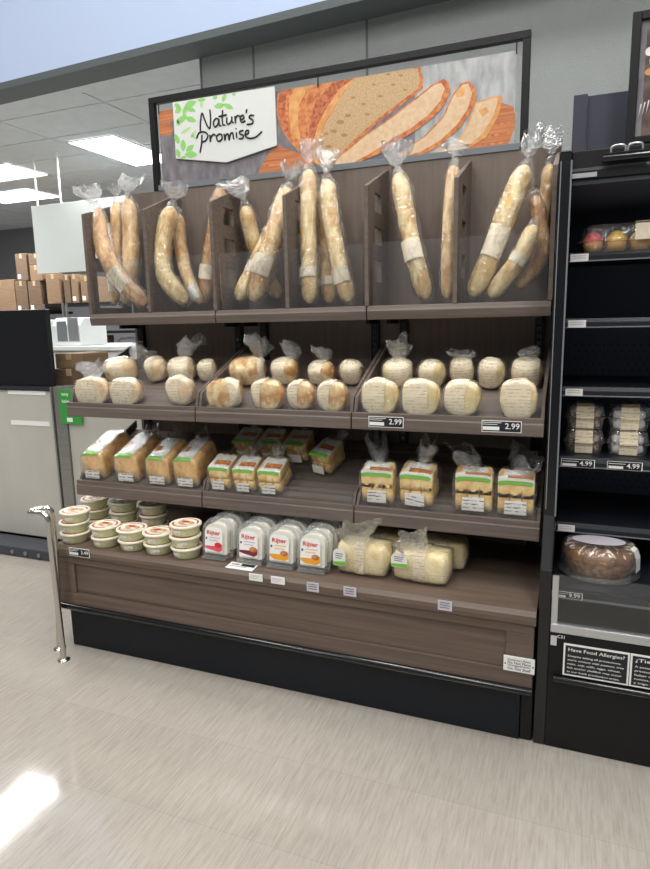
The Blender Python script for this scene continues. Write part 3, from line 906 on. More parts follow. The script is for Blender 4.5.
baguette('wide baguette crossing over another in the middle bin, tied with a black tie', [(288, 188), (278, 224), (267, 258), (253, 301)], 19, [.09, .05, .02, -.004], 'baguette', (.66, .82), fan=(.07, .085), fan_dir=(.15, 0, 1), seed=10)
baguette('baguette low in the middle bin alongside the wide crossing one, mostly behind it', [(276, 222), (266, 243), (254, 268), (238, 300)], 15, [.125, .10, .07, .03], 'baguette_pale', (.6, .76), notail=True, tie=False, seed=11, loose=1.1)
baguette('straight tall baguette with a label band, just beside the wide crossing one', [(309, 170), (308, 215), (309, 260), (309.5, 303)], 15.5, [.09, .06, .03, .0], 'baguette_pale', (.72, .84), fan=(.07, .075), seed=12, tie=False)
baguette('thin darker baguette squeezed between two tall ones in the middle bin', [(319, 192), (321, 230), (325, 268), (330, 303)], 14, [.16, .14, .12, .09], 'baguette', (.76, .88), notail=True, tie=False, seed=13)
baguette('tall baguette leaning beside the thin darker one, cream label low on it', [(327, 180), (331, 218), (339, 262), (349, 302)], 15.5, [.08, .05, .02, .0], 'baguette_pale', (.74, .86), fan=(.085, .07), fan_dir=(0, 0, 1), seed=14, tie=False)
baguette('lone baguette standing apart between two dividers, pale square label halfway down', [(398, 174), (406, 215), (415, 258), (426, 299)], 17, [.08, .05, .02, .0], 'baguette_pale', (.52, .72), fan=(.075, .10), fan_dir=(-.15, 0, 1), seed=15, loose=1.25)
baguette('upright baguette half hidden beside the narrow middle divider of the last bin', [(454, 166), (449.5, 210), (448, 255), (447, 299)], 12.5, [.08, .05, .02, .0], 'baguette', None, fan=(.05, .075), fan_dir=(.1, 0, 1), seed=16)
baguette('long pale baguette slanting in the last bin, bag tied with a black tie', [(526, 166), (508, 210), (491, 255), (472, 296)], 20, [.085, .052, .028, -.002], 'baguette_pale', (.45, .72), fan=(.075, .08), fan_dir=(-.1, 0, 1), seed=17, loose=1.14)
baguette('short front baguette slanting in the last bin with a square label midway', [(534, 226), (524, 250), (511, 270), (490, 297)], 17, [.03, .02, .01, -.003], 'baguette_pale', (.42, .62), notail=True, tie=False, seed=18, loose=1.12)
baguette('curved baguette with a brown tied tip at the end panel of the last bin', [(534, 196), (541, 226), (541, 258), (517, 288)], 13.5, [.110, .098, .086, .066], 'baguette_brown', None, notail=True, seed=19, loose=1.12)
baguette('baguette standing deepest in the corner against the last end panel', [(550, 164), (545, 200), (540, 236), (536, 275)], 13, [.164, .164, .164, .164], 'baguette', None, fan=(.075, .08), fan_dir=(.05, 0, 1), seed=20)

# ------------------------------------------------------------------ loaves
def sgp(v, e): return math.copysign(abs(v) ** e, v)
def loaf_rings(L, w, h, e=.75, p=2.6, t0=0.0, t1=1.0, a0=0.0, a1=2 * PI, g=0.0, nz=0.0, seed=0, z0=0.0, nt=18, na=22, taper=1.0):
    """loaf along local x; a=0 is +y side, pi/2 top"""
    rs = []
    full = abs(a1 - a0 - 2 * PI) < 1e-6
    for j in range(nt + 1):
        t = t0 + (t1 - t0) * j / nt
        u = 2 * t - 1
        k = (max(0.0, 1 - abs(u) ** p)) ** (1 / p) * .97 + .03
        ring = []
        for i in range(na if full else na + 1):
            a = a0 + (a1 - a0) * i / na
            hw = w / 2 * k + g; hh = h / 2 * (k ** .7) + g
            y = hw * sgp(math.cos(a), e); z = hh * sgp(math.sin(a), e if math.sin(a) > 0 else e * .55)
            x = (L / 2 + g) * u
            f = 1 + nz * noise.noise(Vector((x * 22, math.cos(a) * 1.6, math.sin(a) * 1.6 + seed * 2.3)))
            zz = h / 2 + z * f
            ring.append(Vector((x, y * f, max(z0, zz))))
        rs.append(ring)
    return rs, full

def loaf_part(t, name, mats, args, kw, label=None):
    b = MB(); rs, full = loaf_rings(*args, **kw)
    b.rings(rs, 0, full, full, True)
    return b.build(name, mats, t, label=label)

def tilt(slope, rz):
    return Matrix.Rotation(math.atan(slope), 4, 'X') @ Matrix.Rotation(rz, 4, 'Z')

def wrapped_roll(label, px, y, wpx, hpx, ratio, rz, crust, seed, knot=None, sleeve=(.22, .8), group='', zfun=zB, slope=BS, z_extra=0.0, sl_ang=(-.6, PI + .6), xshift=0, roll=0.0):
    X = at(px, 390, Y=y).x
    loc = Vector((X, y, zfun(y) + .0015 + z_extra))
    k = pxm(loc)
    w = wpx / k * .97; h = hpx / k * .95
    L, W = (w, w * ratio)
    t = thing('wrapped_bread_roll', loc, label, 'bread roll', group, mtx=tilt(slope, rz) @ Matrix.Rotation(roll, 4, 'X'))
    A = (L, W, h)
    loaf_part(t, 'bread', crust, A, dict(e=.85, p=2.3, nz=.10, seed=seed, z0=.003))
    loaf_part(t, 'paper_sleeve', 'paper', A, dict(e=.85, p=2.3, nz=.10, seed=seed, t0=sleeve[0], t1=sleeve[1], a0=sl_ang[0], a1=sl_ang[1], g=.0025, z0=.002, nt=10))
    b = MB(); rs, full = loaf_rings(*A, e=.85, p=2.3, nz=.12, seed=seed + 3, g=.005, z0=0.0)
    b.rings(rs, 0, True, True, True)
    if knot:
        (kx, ky, kz), d, Lt, Wt = knot
        tail(b, (kx * L, ky * W, kz * h), d, Lt, Wt, seed, 1, neck=.012)
    b.build('bag', ['film_thin', 'film_tail'], t)
    return t

G1 = 'wrapped bread on the middle shelf'
YF, YB = -.155, -.005
# ((px), y, wpx, hpx, ratio, rz, crust)
wrapped_roll('large pale oval loaf lying at the very end of the middle shelf, bag knot behind', 95, -0.185, 39, 27, .75, .12, 'roll', 31, ((-.1, .5, .7), (-.1, .5, .75), .07, .10), (.12, .62), G1)
wrapped_roll('oval loaf in a paper sleeve second along the front of the middle shelf end tray', 129, -0.175, 35, 26, .8, -.05, 'roll', 32, None, (.15, .85), G1)
wrapped_roll('pale loaf behind the two front ovals in the middle shelf end tray', 126, -.01, 34, 25, .7, .3, 'roll', 33, ((.4, .3, .7), (.5, .4, .7), .08, .10), (.3, .7), G1)
wrapped_roll('small loaf in paper tilted up on its own in the gap of the end tray', 161, .01, 25, 24, .85, -.35, 'roll', 34, None, (.1, .7), G1)
wrapped_roll('paper wrapped roll standing forward beside the first sloping divider, front one', 184.5, -0.165, 28, 30, .95, -.15, 'roll', 35, None, (.08, .62), G1)
wrapped_roll('paper wrapped roll behind the front one by the first divider, bag knot upright', 186, .0, 27, 25, .95, .1, 'roll', 36, ((.1, .2, .9), (.25, .2, 1), .085, .085), (.1, .9), G1)
wrapped_roll('half hidden roll tucked in the corner against the first sloping divider', 211, .012, 19, 22, .9, .1, 'roll', 37, None, (.1, .9), G1)
wrapped_roll('orange crusted ciabatta lying flat, first at the front of the centre tray', 227, -0.175, 38, 29, .75, .35, 'ciabatta', 38, None, (.62, .95), G1)
wrapped_roll('bare golden ciabatta with a tall clear bag end at the back of the centre tray', 251, .0, 38, 27, .8, .2, 'ciabatta', 39, ((.3, .3, .8), (.35, .3, .9), .075, .10), (.85, .98), G1)
wrapped_roll('orange crusted ciabatta tilted up, second at the front of the centre tray', 271, -0.170, 35, 30, .8, -.35, 'ciabatta', 40, None, (.08, .45), G1)
wrapped_roll('ciabatta with a white sleeve behind the second and third front ones', 288, .005, 28, 26, .85, -.1, 'ciabatta', 41, ((.2, .3, .8), (.3, .2, 1), .06, .07), (.1, .7), G1)
wrapped_roll('sleeved ciabatta third along the front of the centre tray', 304, -0.170, 28, 30, .85, -.3, 'ciabatta', 42, None, (.12, .55), G1)
wrapped_roll('back row ciabatta with a wide white sleeve, third in the centre tray', 324, .005, 27, 23, .85, -.1, 'ciabatta', 43, ((0, .4, .8), (.1, .3, 1), .05, .07), (.08, .66), G1)
wrapped_roll('sleeved ciabatta at the front of the centre tray next to the second divider', 335, -0.172, 31, 31, .9, -.35, 'ciabatta', 44, None, (.12, .58), G1)
wrapped_roll('golden back row ciabatta against the second sloping divider', 353, .01, 24, 24, .85, -.2, 'ciabatta', 45, None, (.25, .98), G1)
wrapped_roll('round floury loaf above the first price tag, front row of the last tray', 382, -0.170, 38, 34, .92, -.1, 'boule', 46, None, (.12, .7), G1)
wrapped_roll('round floury loaf with an upright bag knot, back row beside the second divider', 399, .005, 31, 27, .9, .0, 'boule', 47, ((.05, .2, .9), (.1, .1, 1), .075, .085), (.3, .98), G1)
wrapped_roll('widest round floury loaf, second along the front of the last tray', 422.5, -0.170, 39, 35, .9, -.05, 'boule', 48, None, (.1, .72), G1)
wrapped_roll('round loaf with its paper on top, back row behind the widest one', 433, .0, 27, 27, .9, -.25, 'boule', 49, None, (.2, .75), G1)
wrapped_roll('round loaf with a green edged sleeve, third along the front of the last tray', 464, -0.168, 36, 35, .92, -.2, 'boule', 50, None, (.1, .66), G1)
wrapped_roll('round loaf behind the green edged one, clear wrap bunched on top', 462.5, .015, 24, 28, .92, .1, 'boule', 51, ((.1, 0, .95), (.1, .1, .6), .03, .09), (.15, .9), G1)
wrapped_roll('round loaf above the empty front gap in the last tray', 492, .0, 26, 30, .9, -.15, 'boule', 52, None, (.1, .78), G1)
wrapped_roll('back row round loaf next to the end panel of the middle shelf', 526.5, .012, 31, 29, .9, -.05, 'boule', 53, ((.1, .1, .9), (-.1, .1, 1), .04, .07), (.12, .9), G1)
wrapped_roll('round loaf tipped on its edge at the front by the end panel, above second tag', 519.5, -0.170, 37, 38, .95, .2, 'boule', 54, None, (.1, .75), G1, roll=0.0)

# ---- long sandwich loaves and packs of buns on the lower shelf
def patch(t, name, m, A, t0, t1, a0, a1, g, seed, e, p, nz, label=None):
    loaf_part(t, name, m, A, dict(e=e, p=p, t0=t0, t1=t1, a0=a0, a1=a1, g=g, nz=nz, seed=seed, nt=8, na=14, z0=.002), label)
def sandwich_loaf(label, pxc, yf, wpx, L, h, seed, tailv=None, rz=0.0, white=(.2, .8)):
    """long loaf, its end facing the shopper, running back up the slope"""
    X = at(pxc, 475, Y=yf).x
    y = yf + L / 2 * .92
    loc = Vector((X, y, zC(y) + .0015))
    w = wpx / pxm((X, yf, zC(yf)))
    t = thing('bagged_sandwich_loaf', loc, label, 'loaf of bread', 'long bagged loaves on the lower shelf', mtx=tilt(CS, rz + PI / 2))
    A = (L, w * .93, h)
    e, p, nz = .42, 9, .03
    loaf_part(t, 'bread', 'sandwich', A, dict(e=e, p=p, nz=nz, seed=seed, z0=.004))
    patch(t, 'white_print', 'bagwhite', A, .20, .90, .35, 1.80, .003, seed, e, p, nz)
    patch(t, 'green_print', 'baggreen', A, .10, .27, .5, 1.75, .0036, seed, e, p, nz)
    patch(t, 'picture_print', 'bagbrown', A, .44, .62, 1.0, 1.55, .0042, seed, e, p, nz)
    b = MB()
    b.box(-L / 2 - .0075, -L / 2 - .006, -w * .30, w * .30, h * .14, h * .46)
    b.build('barcode_label', 'barcode', t)
    b = MB(); rs, _ = loaf_rings(*A, e=e, p=p, nz=nz + .03, seed=seed + 2, g=.0055, z0=0.0); b.rings(rs, 0, True, True, True)
    if tailv:
        tail(b, (L / 2 - .01, 0, h * .7), tailv[0], tailv[1], tailv[2], seed, 1, neck=.02)
    b.build('bag', ['film_thin', 'film_tail'], t)
    return t
sandwich_loaf('long golden sandwich loaf at the very end of the lower shelf', 94, -.196, 29, .225, .105, 61, None)
sandwich_loaf('long sandwich loaf second from the end of the lower shelf, white sticker low on it', 127, -.196, 30, .225, .105, 62, ((.3, 0, 1), .05, .10))
sandwich_loaf('long sandwich loaf third from the end, its bag looped over on top', 158, -.196, 29, .20, .105, 63, ((-.3, .1, 1), .05, .10))
sandwich_loaf('long sandwich loaf beside the lower divider with a tall bunched bag end', 186, -.196, 29, .20, .108, 64, ((.2, -.3, 1), .06, .09))

def bun_pack(label, pxc, yf, wpx, h, L, seed, tailv=None, rz=0.0, pyc=490, lay=2, back=False):
    X = at(pxc, pyc, Y=yf).x
    y = yf + L / 2 * .92
    loc = Vector((X, y, zC(y) + .0015))
    w = wpx / pxm((X, yf, zC(yf))) * .95
    t = thing('bun_pack', loc, label, 'pack of buns', 'bagged buns on the lower shelf', mtx=tilt(CS, rz + PI / 2))
    nb = 3
    hl = h / lay
    for j in range(lay):
        for i in range(nb):
            b = MB(); rs, _ = loaf_rings(L * .97, w / nb * .995, hl * 1.03, e=.5, p=6, nz=.03, seed=seed + i, z0=0.0, nt=12, na=14)
            b.rings(rs, 0, True, True, True)
            b.xform(Matrix.Translation((0, (i - (nb - 1) / 2) * w / nb, .004 + j * hl)))
            b.build('bun', 'bun', t)
    A = (L, w, h)
    e, p, nz = .36, 10, .02
    patch(t, 'white_print', 'bagwhite', A, .16, .78, .80, PI - .80, .0065, seed, e, p, nz)
    patch(t, 'green_print', 'baggreen', A, .012, .16, .80, PI - .95, .0072, seed, e, p, nz)
    patch(t, 'picture_print', 'bagbrown', A, .34, .52, 1.5, PI - 1.0, .0085, seed, e, p, nz)
    b = MB(); b.box(-L / 2 - .0105, -L / 2 - .009, -w * .30, w * .30, h * .16, h * .56); b.build('barcode_label', 'barcode', t)
    b = MB(); rs, _ = loaf_rings(*A, e=e, p=p, nz=nz + .03, seed=seed + 2, g=.008, z0=0.0); b.rings(rs, 0, True, True, True)
    if tailv:
        tail(b, (L / 2 - .005, 0, h * .75), tailv[0], tailv[1], tailv[2], seed, 1, neck=.02, flat=.5)
    b.build('bag', ['film_thin', 'film_tail'], t)
    return t
UPT = (.35, 0, 1)
bun_pack('bun pack at the front of the lower centre tray, first after the divider', 220, -.193, 24, .088, .13, 71, None)
bun_pack('bun pack at the front of the lower centre tray, middle one of three', 244.5, -.193, 24.5, .088, .13, 72, (UPT, .06, .09))
bun_pack('bun pack at the front of the lower centre tray, third, next to the empty space', 270, -.193, 26, .088, .13, 73, (UPT, .06, .09))
bun_pack('bun pack in the second row behind the first front one in the lower centre tray', 248, -.004, 24, .085, .12, 74, (UPT, .075, .085))
bun_pack('bun pack in the second row behind the middle front one in the lower centre tray', 272, -.004, 23, .085, .12, 75, (UPT, .05, .07))
bun_pack('bun pack in the second row with a tall twisted bag end, beside the empty space', 298, -.004, 24, .085, .12, 76, (UPT, .10, .09))
bun_pack('lone bun pack turned askew at the back of the lower centre tray', 325, -.060, 23, .085, .13, 77, ((.6, -.4, .5), .06, .06), -.25)
bun_pack('bun pack at the front of the last lower tray, first by the divider', 377.5, -.193, 34, .115, .105, 78, ((.4, .1, 1), .10, .13), 0)
bun_pack('bun pack second along the front of the last lower tray, leaning', 417, -.193, 34.5, .115, .12, 79, ((.4, 0, 1), .10, .12), -.08)
bun_pack('bun pack third along the front of the last lower tray, clear bag looped over', 473.5, -.195, 38, .125, .10, 80, ((.3, .3, 1), .09, .15), 0)
bun_pack('bun pack next to the end panel on the last lower tray', 516, -.195, 37, .122, .10, 81, ((.3, -.3, 1), .09, .15), 0)

# ------------------------------------------------------------------ tubs on the base deck
DZ = 0.4375
def tub_proto():
    t = thing('margarine_tub', (0, 0, 0), '', 'tub', 'cream lidded tubs on the base deck')
    b = MB(); b.lathe([(.002, .0), (.049, .0), (.052, .003), (.058, .034), (.0585, .0345), (.002, .0345)]); b.build('tub_body', 'tubbody', t)
    b = MB(); b.lathe([(.0605, .0335), (.0635, .0345), (.0645, .038), (.0640, .0425), (.0610, .0445), (.0585, .0445), (.057, .0430), (.001, .0430)])
    for r0, r1, a0, a1, mi in ((.046, .053, .3, 2.6, 1), (.046, .053, 3.5, 5.6, 1)):
        n = 12
        for k in range(n):
            p, q = a0 + (a1 - a0) * k / n, a0 + (a1 - a0) * (k + 1) / n
            b.sheet([(r0 * math.cos(p), r0 * math.sin(p), .0434), (r1 * math.cos(p), r1 * math.sin(p), .0434), (r1 * math.cos(q), r1 * math.sin(q), .0434), (r0 * math.cos(q), r0 * math.sin(q), .0434)], mi)
    b.sheet([(.036 * math.cos(a) * (1 + .15 * math.sin(3 * a)), .026 * math.sin(a), .0434) for a in [i * PI / 10 for i in range(20)]], 2)
    b.sheet([(-.012 + .02 * math.cos(a), .012 + .010 * math.sin(a), .0437) for a in [i * PI / 8 for i in range(16)]], 1)
    b.sheet([(.014 + .014 * math.cos(a), -.008 + .009 * math.sin(a), .0437) for a in [i * PI / 8 for i in range(16)]], 0)
    b.build('tub_lid', ['tublid', 'lidred', 'lidbrown'], t)
    b = MB(); b.tube([Vector((.0, 0, .011)), Vector((0, 0, .027))], [.0546, .0578], 10, a0=-.35, a1=.35, up=(0, -1, 0), smooth=True)
    b.build('barcode_label', 'barcode', t)
    return t
TUB = tub_proto()
used = [False]
def copy_tree(o):
    c = o.copy(); COL.objects.link(c)
    for ch in list(o.children):
        d = ch.copy(); COL.objects.link(d); d.parent = c; d.matrix_parent_inverse = ch.matrix_parent_inverse.copy()
        for g in ch.children:
            e = g.copy(); COL.objects.link(e); e.parent = d
    return c
def put_tub(x, y, lv, rz, label):
    t = TUB if not used[0] else copy_tree(TUB)
    used[0] = True
    t.location = (x, y, DZ + lv * .0431); t.rotation_euler = (0, 0, rz); t.scale = (.93, .93, .95)
    t['label'] = label
TH = .0452
rnd = random.Random(4)
lvn = {3: ['bottom', 'middle', 'top'], 2: ['bottom', 'top']}
for px, y, n, where in ((76, -.302, 3, 'three high stack at the end of the base by the chrome rail'),
                        (106.5, -.302, 2, 'two high stack second along the front, after the end stack'),
                        (132, -.302, 2, 'two high stack third along the front, in the middle of the row'),
                        (158, -.302, 2, 'two high stack fourth along the front, before the tall one'),
                        (185.5, -.302, 3, 'three high stack standing next to the clear cheese packs'),
                        (97.5, -.13, 3, 'stack behind the first two front stacks, under the shelf lip'),
                        (126, -.12, 3, 'dim stack in the second row under the shelf, second one there'),
                        (155, -.12, 3, 'dim stack in the second row under the shelf, last one there')):
    X = at(px, 530, Y=y).x
    for lv in range(n):
        put_tub(X + rnd.uniform(-.003, .003), y + rnd.uniform(-.003, .003), lv, rnd.uniform(-.4, .4), f'{lvn[n][lv]} tub, {where}')

# ------------------------------------------------------------------ clear packs of sliced cheese
def rr_outline(w, h, r_top, r_bot, n=6):
    pts = []
    for cx, cz, r, a in ((w / 2 - r_bot, r_bot, r_bot, -PI / 2), (w / 2 - r_top, h - r_top, r_top, 0), (-w / 2 + r_top, h - r_top, r_top, PI / 2), (-w / 2 + r_bot, r_bot, r_bot, PI)):
        for k in range(n + 1):
            q = a + PI / 2 * k / n
            pts.append((cx + r * math.cos(q), cz + r * math.sin(q)))
    return pts
def cheese_pack(x, y, kind, label):
    band, band2 = {'pink': ('pink', 'red'), 'maroon': ('maroon', 'bagbrown'), 'orange': ('orange', 'bagbrown')}[kind]
    t = thing('cheese_pack', (x, y, DZ + .0035), label, 'cheese pack', 'clear cheese packs standing on the base deck', mtx=Matrix.Rotation(math.radians(-6), 4, 'X'))
    W, H, D = .118, .150, .040
    b = MB()
    rs = []
    for yy, k in ((-D / 2, .86), (-D / 2 + .004, .92), (D / 2 - .014, .92), (D / 2 - .012, 1.0), (D / 2 - .008, 1.0), (D / 2 - .006, .9), (D / 2, .88)):
        rs.append([Vector((px_ * k, yy, H / 2 + (pz_ - H / 2) * k)) for px_, pz_ in rr_outline(W, H, .042, .012)])
    b.rings(rs, 0, True, True, False)
    b.box(-.05, .05, -D / 2 - .008, -D / 2, .0, .010)
    b.build('clear_tray', 'clam_haze', t)
    b = MB()
    b.prism([(px_, -.012, pz_ + .018) for px_, pz_ in rr_outline(.092, .112, .034, .006)], (0, .024, 0)); b.build('cheese_slices', 'cheese', t)
    b = MB()
    LW, LH = .074, .092
    yl = -D / 2 - .0012
    ol = [(px_ - .004, pz_ + .026) for px_, pz_ in rr_outline(LW, LH, .020, .004)]
    b.prism([(px_, yl, pz_) for px_, pz_ in ol], (0, .0008, 0))
    x0, x1 = -.004 - LW / 2, -.004 + LW / 2
    b.prism([(x0 + .001, yl - .0004, .040), (x0 + .018, yl - .0004, .036 if kind != 'orange' else .030), (x1 - .014, yl - .0004, .028), (x1 - .001, yl - .0004, .036), (x1 - .001, yl - .0004, .058), (x1 - .016, yl - .0004, .050), (x0 + .001, yl - .0004, .048)], (0, .0004, 0), 1)
    b.sheet([(x1 - .018 + .015 * math.cos(a), yl - .0007, .054 + .010 * math.sin(a)) for a in [i * PI / 6 for i in range(12)]], 2)
    b.text('Rijter', .056, face((-.005, yl - .0009, .096)), 3, h=.021, bold=.02)
    for i in range(2):
        b.box(-.022, .022 - .006 * i, yl - .0006, yl - .0002, .078 - .010 * i, .0815 - .010 * i, 4)
    b.box(x0 + .004, x0 + .010, yl - .0006, yl - .0002, .072, .080, 5)
    b.build('front_label', ['white', band, band2, 'red', 'tagdim' if kind != 'orange' else 'cupcream', 'slate'], t)
ROWN = {0: 'front', 1: 'second', 2: 'third', 3: 'fourth'}
for kind, px, what in (('pink', 215, 'pink banded row beside the tubs'), ('maroon', 249.5, 'maroon banded row above the flat paper tag'), ('orange', 280, 'orange banded row nearer the tubs'), ('orange', 311, 'orange banded row next to the big bagged loaf')):
    X = at(px, 548, Y=-.305).x + .004
    for j in range(4):
        cheese_pack(X, -.298 + j * .0565, kind, f'{ROWN[j]} clear cheese pack of the {what}')
b = MB()
t4 = [at(225, 567.5, Z=DZ + .001), at(252, 571.5, Z=DZ + .001), at(258, 565.5, Z=DZ + .001), at(232, 562, Z=DZ + .001)]
cc = sum(t4, Vector()) / 4
tg = thing('paper_tag', cc, 'white paper price tag lying flat in front of the maroon cheese packs', 'price tag')
b = MB(cc); b.prism(t4, (0, 0, .0012)); b.build('card', 'white', tg)
b = MB(cc)
def lp(u, v): return (t4[0] * (1 - u) + t4[1] * u) * (1 - v) + (t4[3] * (1 - u) + t4[2] * u) * v + Vector((0, 0, .0016))
b.sheet([lp(.45, .5), lp(.95, .5), lp(.95, .92), lp(.45, .92)]); b.sheet([lp(.08, .62), lp(.38, .62), lp(.38, .75), lp(.08, .75)]); b.sheet([lp(.08, .35), lp(.7, .35), lp(.7, .42), lp(.08, .42)])
b.build('printing', 'tagblack', tg)

# ------------------------------------------------------------------ big bagged loaves on the base deck
def big_loaf(label, px, y, w, d, h, seed, rz, tailv, tag_side, zadd=0):
    X = at(px, 560, Y=y - d * .5).x
    loc = Vector((X, y, DZ + .001))
    t = thing('bagged_pan_loaf', loc, label, 'loaf of bread', 'big bagged loaves on the base deck', mtx=Matrix.Rotation(rz, 4, 'Z'))
    A = (w, d, h); e, p, nz = .55, 6, .05
    loaf_part(t, 'bread', 'panloaf', A, dict(e=e, p=p, nz=nz, seed=seed, z0=.003))
    patch(t, 'paper_band', 'paper', A, .40, .60, .3, PI + .9, .003, seed, e, p, nz)
    b = MB(); rs, _ = loaf_rings(*A, e=e, p=p, nz=nz + .04, seed=seed + 1, g=.006, z0=0.0); b.rings(rs, 0, True, True, True)
    if tailv: tail(b, tailv[0], tailv[1], tailv[2], tailv[3], seed, 1, neck=.02, flat=.5)
    b.build('bag', ['film_thin', 'film_tail'], t)
    if tag_side:
        b = MB(); cx, cz, lw, lh = tag_side
        yy = -d / 2 - .0125
        b.prism([(cx + px_, yy, cz - lh / 2 + pz_) for px_, pz_ in rr_outline(lw, lh, lw * .4, .004)], (0, .0012, 0))
        b.prism([(cx - lw / 2 + .001, yy - .0004, cz - lh / 2 + .002), (cx + lw / 2 - .001, yy - .0004, cz - lh / 2 + .002), (cx + lw / 2 - .001, yy - .0004, cz - lh / 2 + lh * .3), (cx - lw / 2 + .001, yy - .0004, cz - lh / 2 + lh * .22)], (0, .0004, 0), 1)
        for i in range(3): b.box(cx - lw * .3, cx + lw * (.3 - .06 * i), yy - .0006, yy, cz + lh * (.2 - .13 * i), cz + lh * (.235 - .13 * i), 2)
        b.build('leaf_label', ['white', 'baggreen', 'slate'], t)
    return t
big_loaf('big pale bagged loaf with an upright bag knot, beside the cheese packs', 360, -.225, .186, .12, .108, 91, -.05, ((-.02, -.035, .1), (.05, -.5, 1), .12, .12), (-.068, .062, .046, .06))
big_loaf('big pale bagged loaf at the end of the deck row, round label on its bag', 419.5, -.225, .192, .12, .105, 92, -.06, ((-.01, -.035, .095), (-.3, -.5, .8), .075, .11), (-.062, .078, .055, .05))
big_loaf('dim bagged loaf in the second row behind the first big one', 380, -.08, .175, .12, .10, 93, 0, None, None)
big_loaf('dim bagged loaf in the second row behind the last big one', 440, -.085, .175, .12, .10, 94, 0, None, None)

# ------------------------------------------------------------------ soft goods give way where they touch the trays
def settle(kinds, yf, zfun):
    bpy.context.view_layer.update()
    for t in [o for o in bpy.data.objects if o.parent is None and o.name.split('.')[0] in kinds]:
        k = min(2, max(0, int(t.matrix_world.translation.x / S)))
        for o in t.children:
            nm = o.name.split('.')[0]
            g = {'bag': .0006, 'barcode_label': .0012, 'picture_print': .0032, 'green_print': .0038, 'paper_sleeve': .0035, 'white_print': .0044}.get(nm, .0062)
            mw = o.matrix_world; iv = mw.inverted()
            if nm == 'barcode_label':
                W = [mw @ v.co for v in o.data.vertices]
                yl0 = yf + .0218 + g
                dy = max(0, yf + .0218 + g - min(p.y for p in W))
                dzz = max(0, max(zfun(p.y + dy) + g - p.z for p in W))
                xm = sum(v.co.x for v in o.data.vertices) / 8
                for v, p in zip(o.data.vertices, W):
                    q = p + Vector((0, dy, dzz))
                    if dy > 0: q.y = yl0 + (.0012 if v.co.x > xm else 0)
                    v.co = iv @ q
                continue
            for v in o.data.vertices:
                p = mw @ v.co
                yl = yf + .0218 + g
                if p.z > zfun(p.y) + .16: continue
                p.y = min(max(p.y, yl), .1755)
                p.x = min(max(p.x, k * S + .0135 + g), (k + 1) * S - .0135 - g)
                p.z = max(p.z, zfun(p.y) + g)
                v.co = iv @ p
settle(('wrapped_bread_roll',), BY, zB)
settle(('bagged_sandwich_loaf', 'bun_pack'), CY, zC)

# ------------------------------------------------------------------ chrome guard rail
gr = thing('guard_rail', (0.04, -0.42, 0), 'chrome hooped guard rail standing on the floor at the rack end', 'guard rail')
o = gr.location
b = MB(o)
pts = [(.086, -.463, .004), (.082, -.463, .30), (.079, -.463, .53), (.078, -.463, .572), (.066, -.463, .592), (.035, -.463, .597), (.0, -.462, .594), (-.018, -.456, .592), (-.022, -.446, .593), (-.008, -.434, .598), (.02, -.420, .602), (.036, -.409, .594), (.040, -.405, .56), (.034, -.404, .36), (.004, -.400, .004)]
b.tube(spline(pts, 60), .0115, 12); b.build('rail_tube', 'chrome', gr)
for x, y in ((.086, -.463), (.004, -.400)):
    b = MB(o); b.lathe([(.001, 0), (.024, 0), (.024, .003), (.016, .006), (.0118, .010)], (x, y, 0), 18); b.build('floor_flange', 'chrome', gr)

# ------------------------------------------------------------------ refrigerated case
fc = thing('refrigerated_case', (1.84, -.355, 0), 'black open refrigerated cake case standing beside the bread rack', 'refrigerated case')
o = fc.location
FX0, FX1 = 1.838, 2.75
def fpart(name, mats, fn, bevel=0.0, parent=None, label=None):
    b = MB(o); fn(b); 
    return b.build(name, mats, parent or fc, bevel=bevel, label=label)
fpart('side_panel', 'gloss_black', lambda b: (b.prism([(FX0, -.352, 0), (FX0, -.352, .40), (FX0, -.345, .56), (FX0, -.25, .70), (FX0, -.21, 1.745), (FX0, .36, 1.745), (FX0, .36, 0)], (.034, 0, 0))), .003)
fpart('edge_trim', 'greypaint', lambda b: (b.prism([(FX0 + .031, -.252, .70), (FX0 + .031, -.213, 1.72), (FX0 + .031, -.2165, 1.72), (FX0 + .031, -.2555, .70)], (.0045, 0, 0)), b.prism([(FX0 + .004, -.213, 1.72), (FX0 + .004, -.252, .72), (FX0 + .004, -.2545, .72), (FX0 + .004, -.2155, 1.72)], (.003, 0, 0)), b.box(FX0 + .002, FX0 + .032, -.211, -.18, 1.7455, 1.748)))
def back(b):
    b.box(FX0 + .034, FX1, .30, .36, .3, 1.745)
    for z0 in (1.10, .89, .67):
        for i in range(26):
            for j in range(5):
                x = 1.905 + i * .024 + (.012 if j % 2 else 0); z = z0 + j * .022
                b.sheet([(x + .0032 * math.cos(a), .2995, z + .0032 * math.sin(a)) for a in [k * PI / 3 for k in range(6)]], 1)
fpart('back_panel', ['peg', 'ink'], back)
fpart('base_cabinet', 'black', lambda b: b.box(FX0 + .034, FX1, -.352, .3, 0, .375), .003)
fpart('top_canopy', 'black', lambda b: (b.box(FX0 + .034, FX1, -.2, .3, 1.668, 1.745), b.prism([(FX0 + .034, -.205, 1.668), (FX0 + .034, -.205, 1.69), (FX0 + .034, -.2, 1.70), (FX0 + .034, -.2, 1.668)], (FX1 - FX0 - .034, 0, 0))), .002)
fpart('canopy_strip', 'silver', lambda b: b.box(FX0 + .036, FX0 + .10, -.209, -.2055, 1.672, 1.684))
fpart('canopy_underside', 'navy', lambda b: b.prism([(FX0 + .036, -.198, 1.667), (FX0 + .036, .05, 1.62), (FX0 + .036, .05, 1.612), (FX0 + .036, -.198, 1.655)], (FX1 - FX0 - .036, 0, 0)))
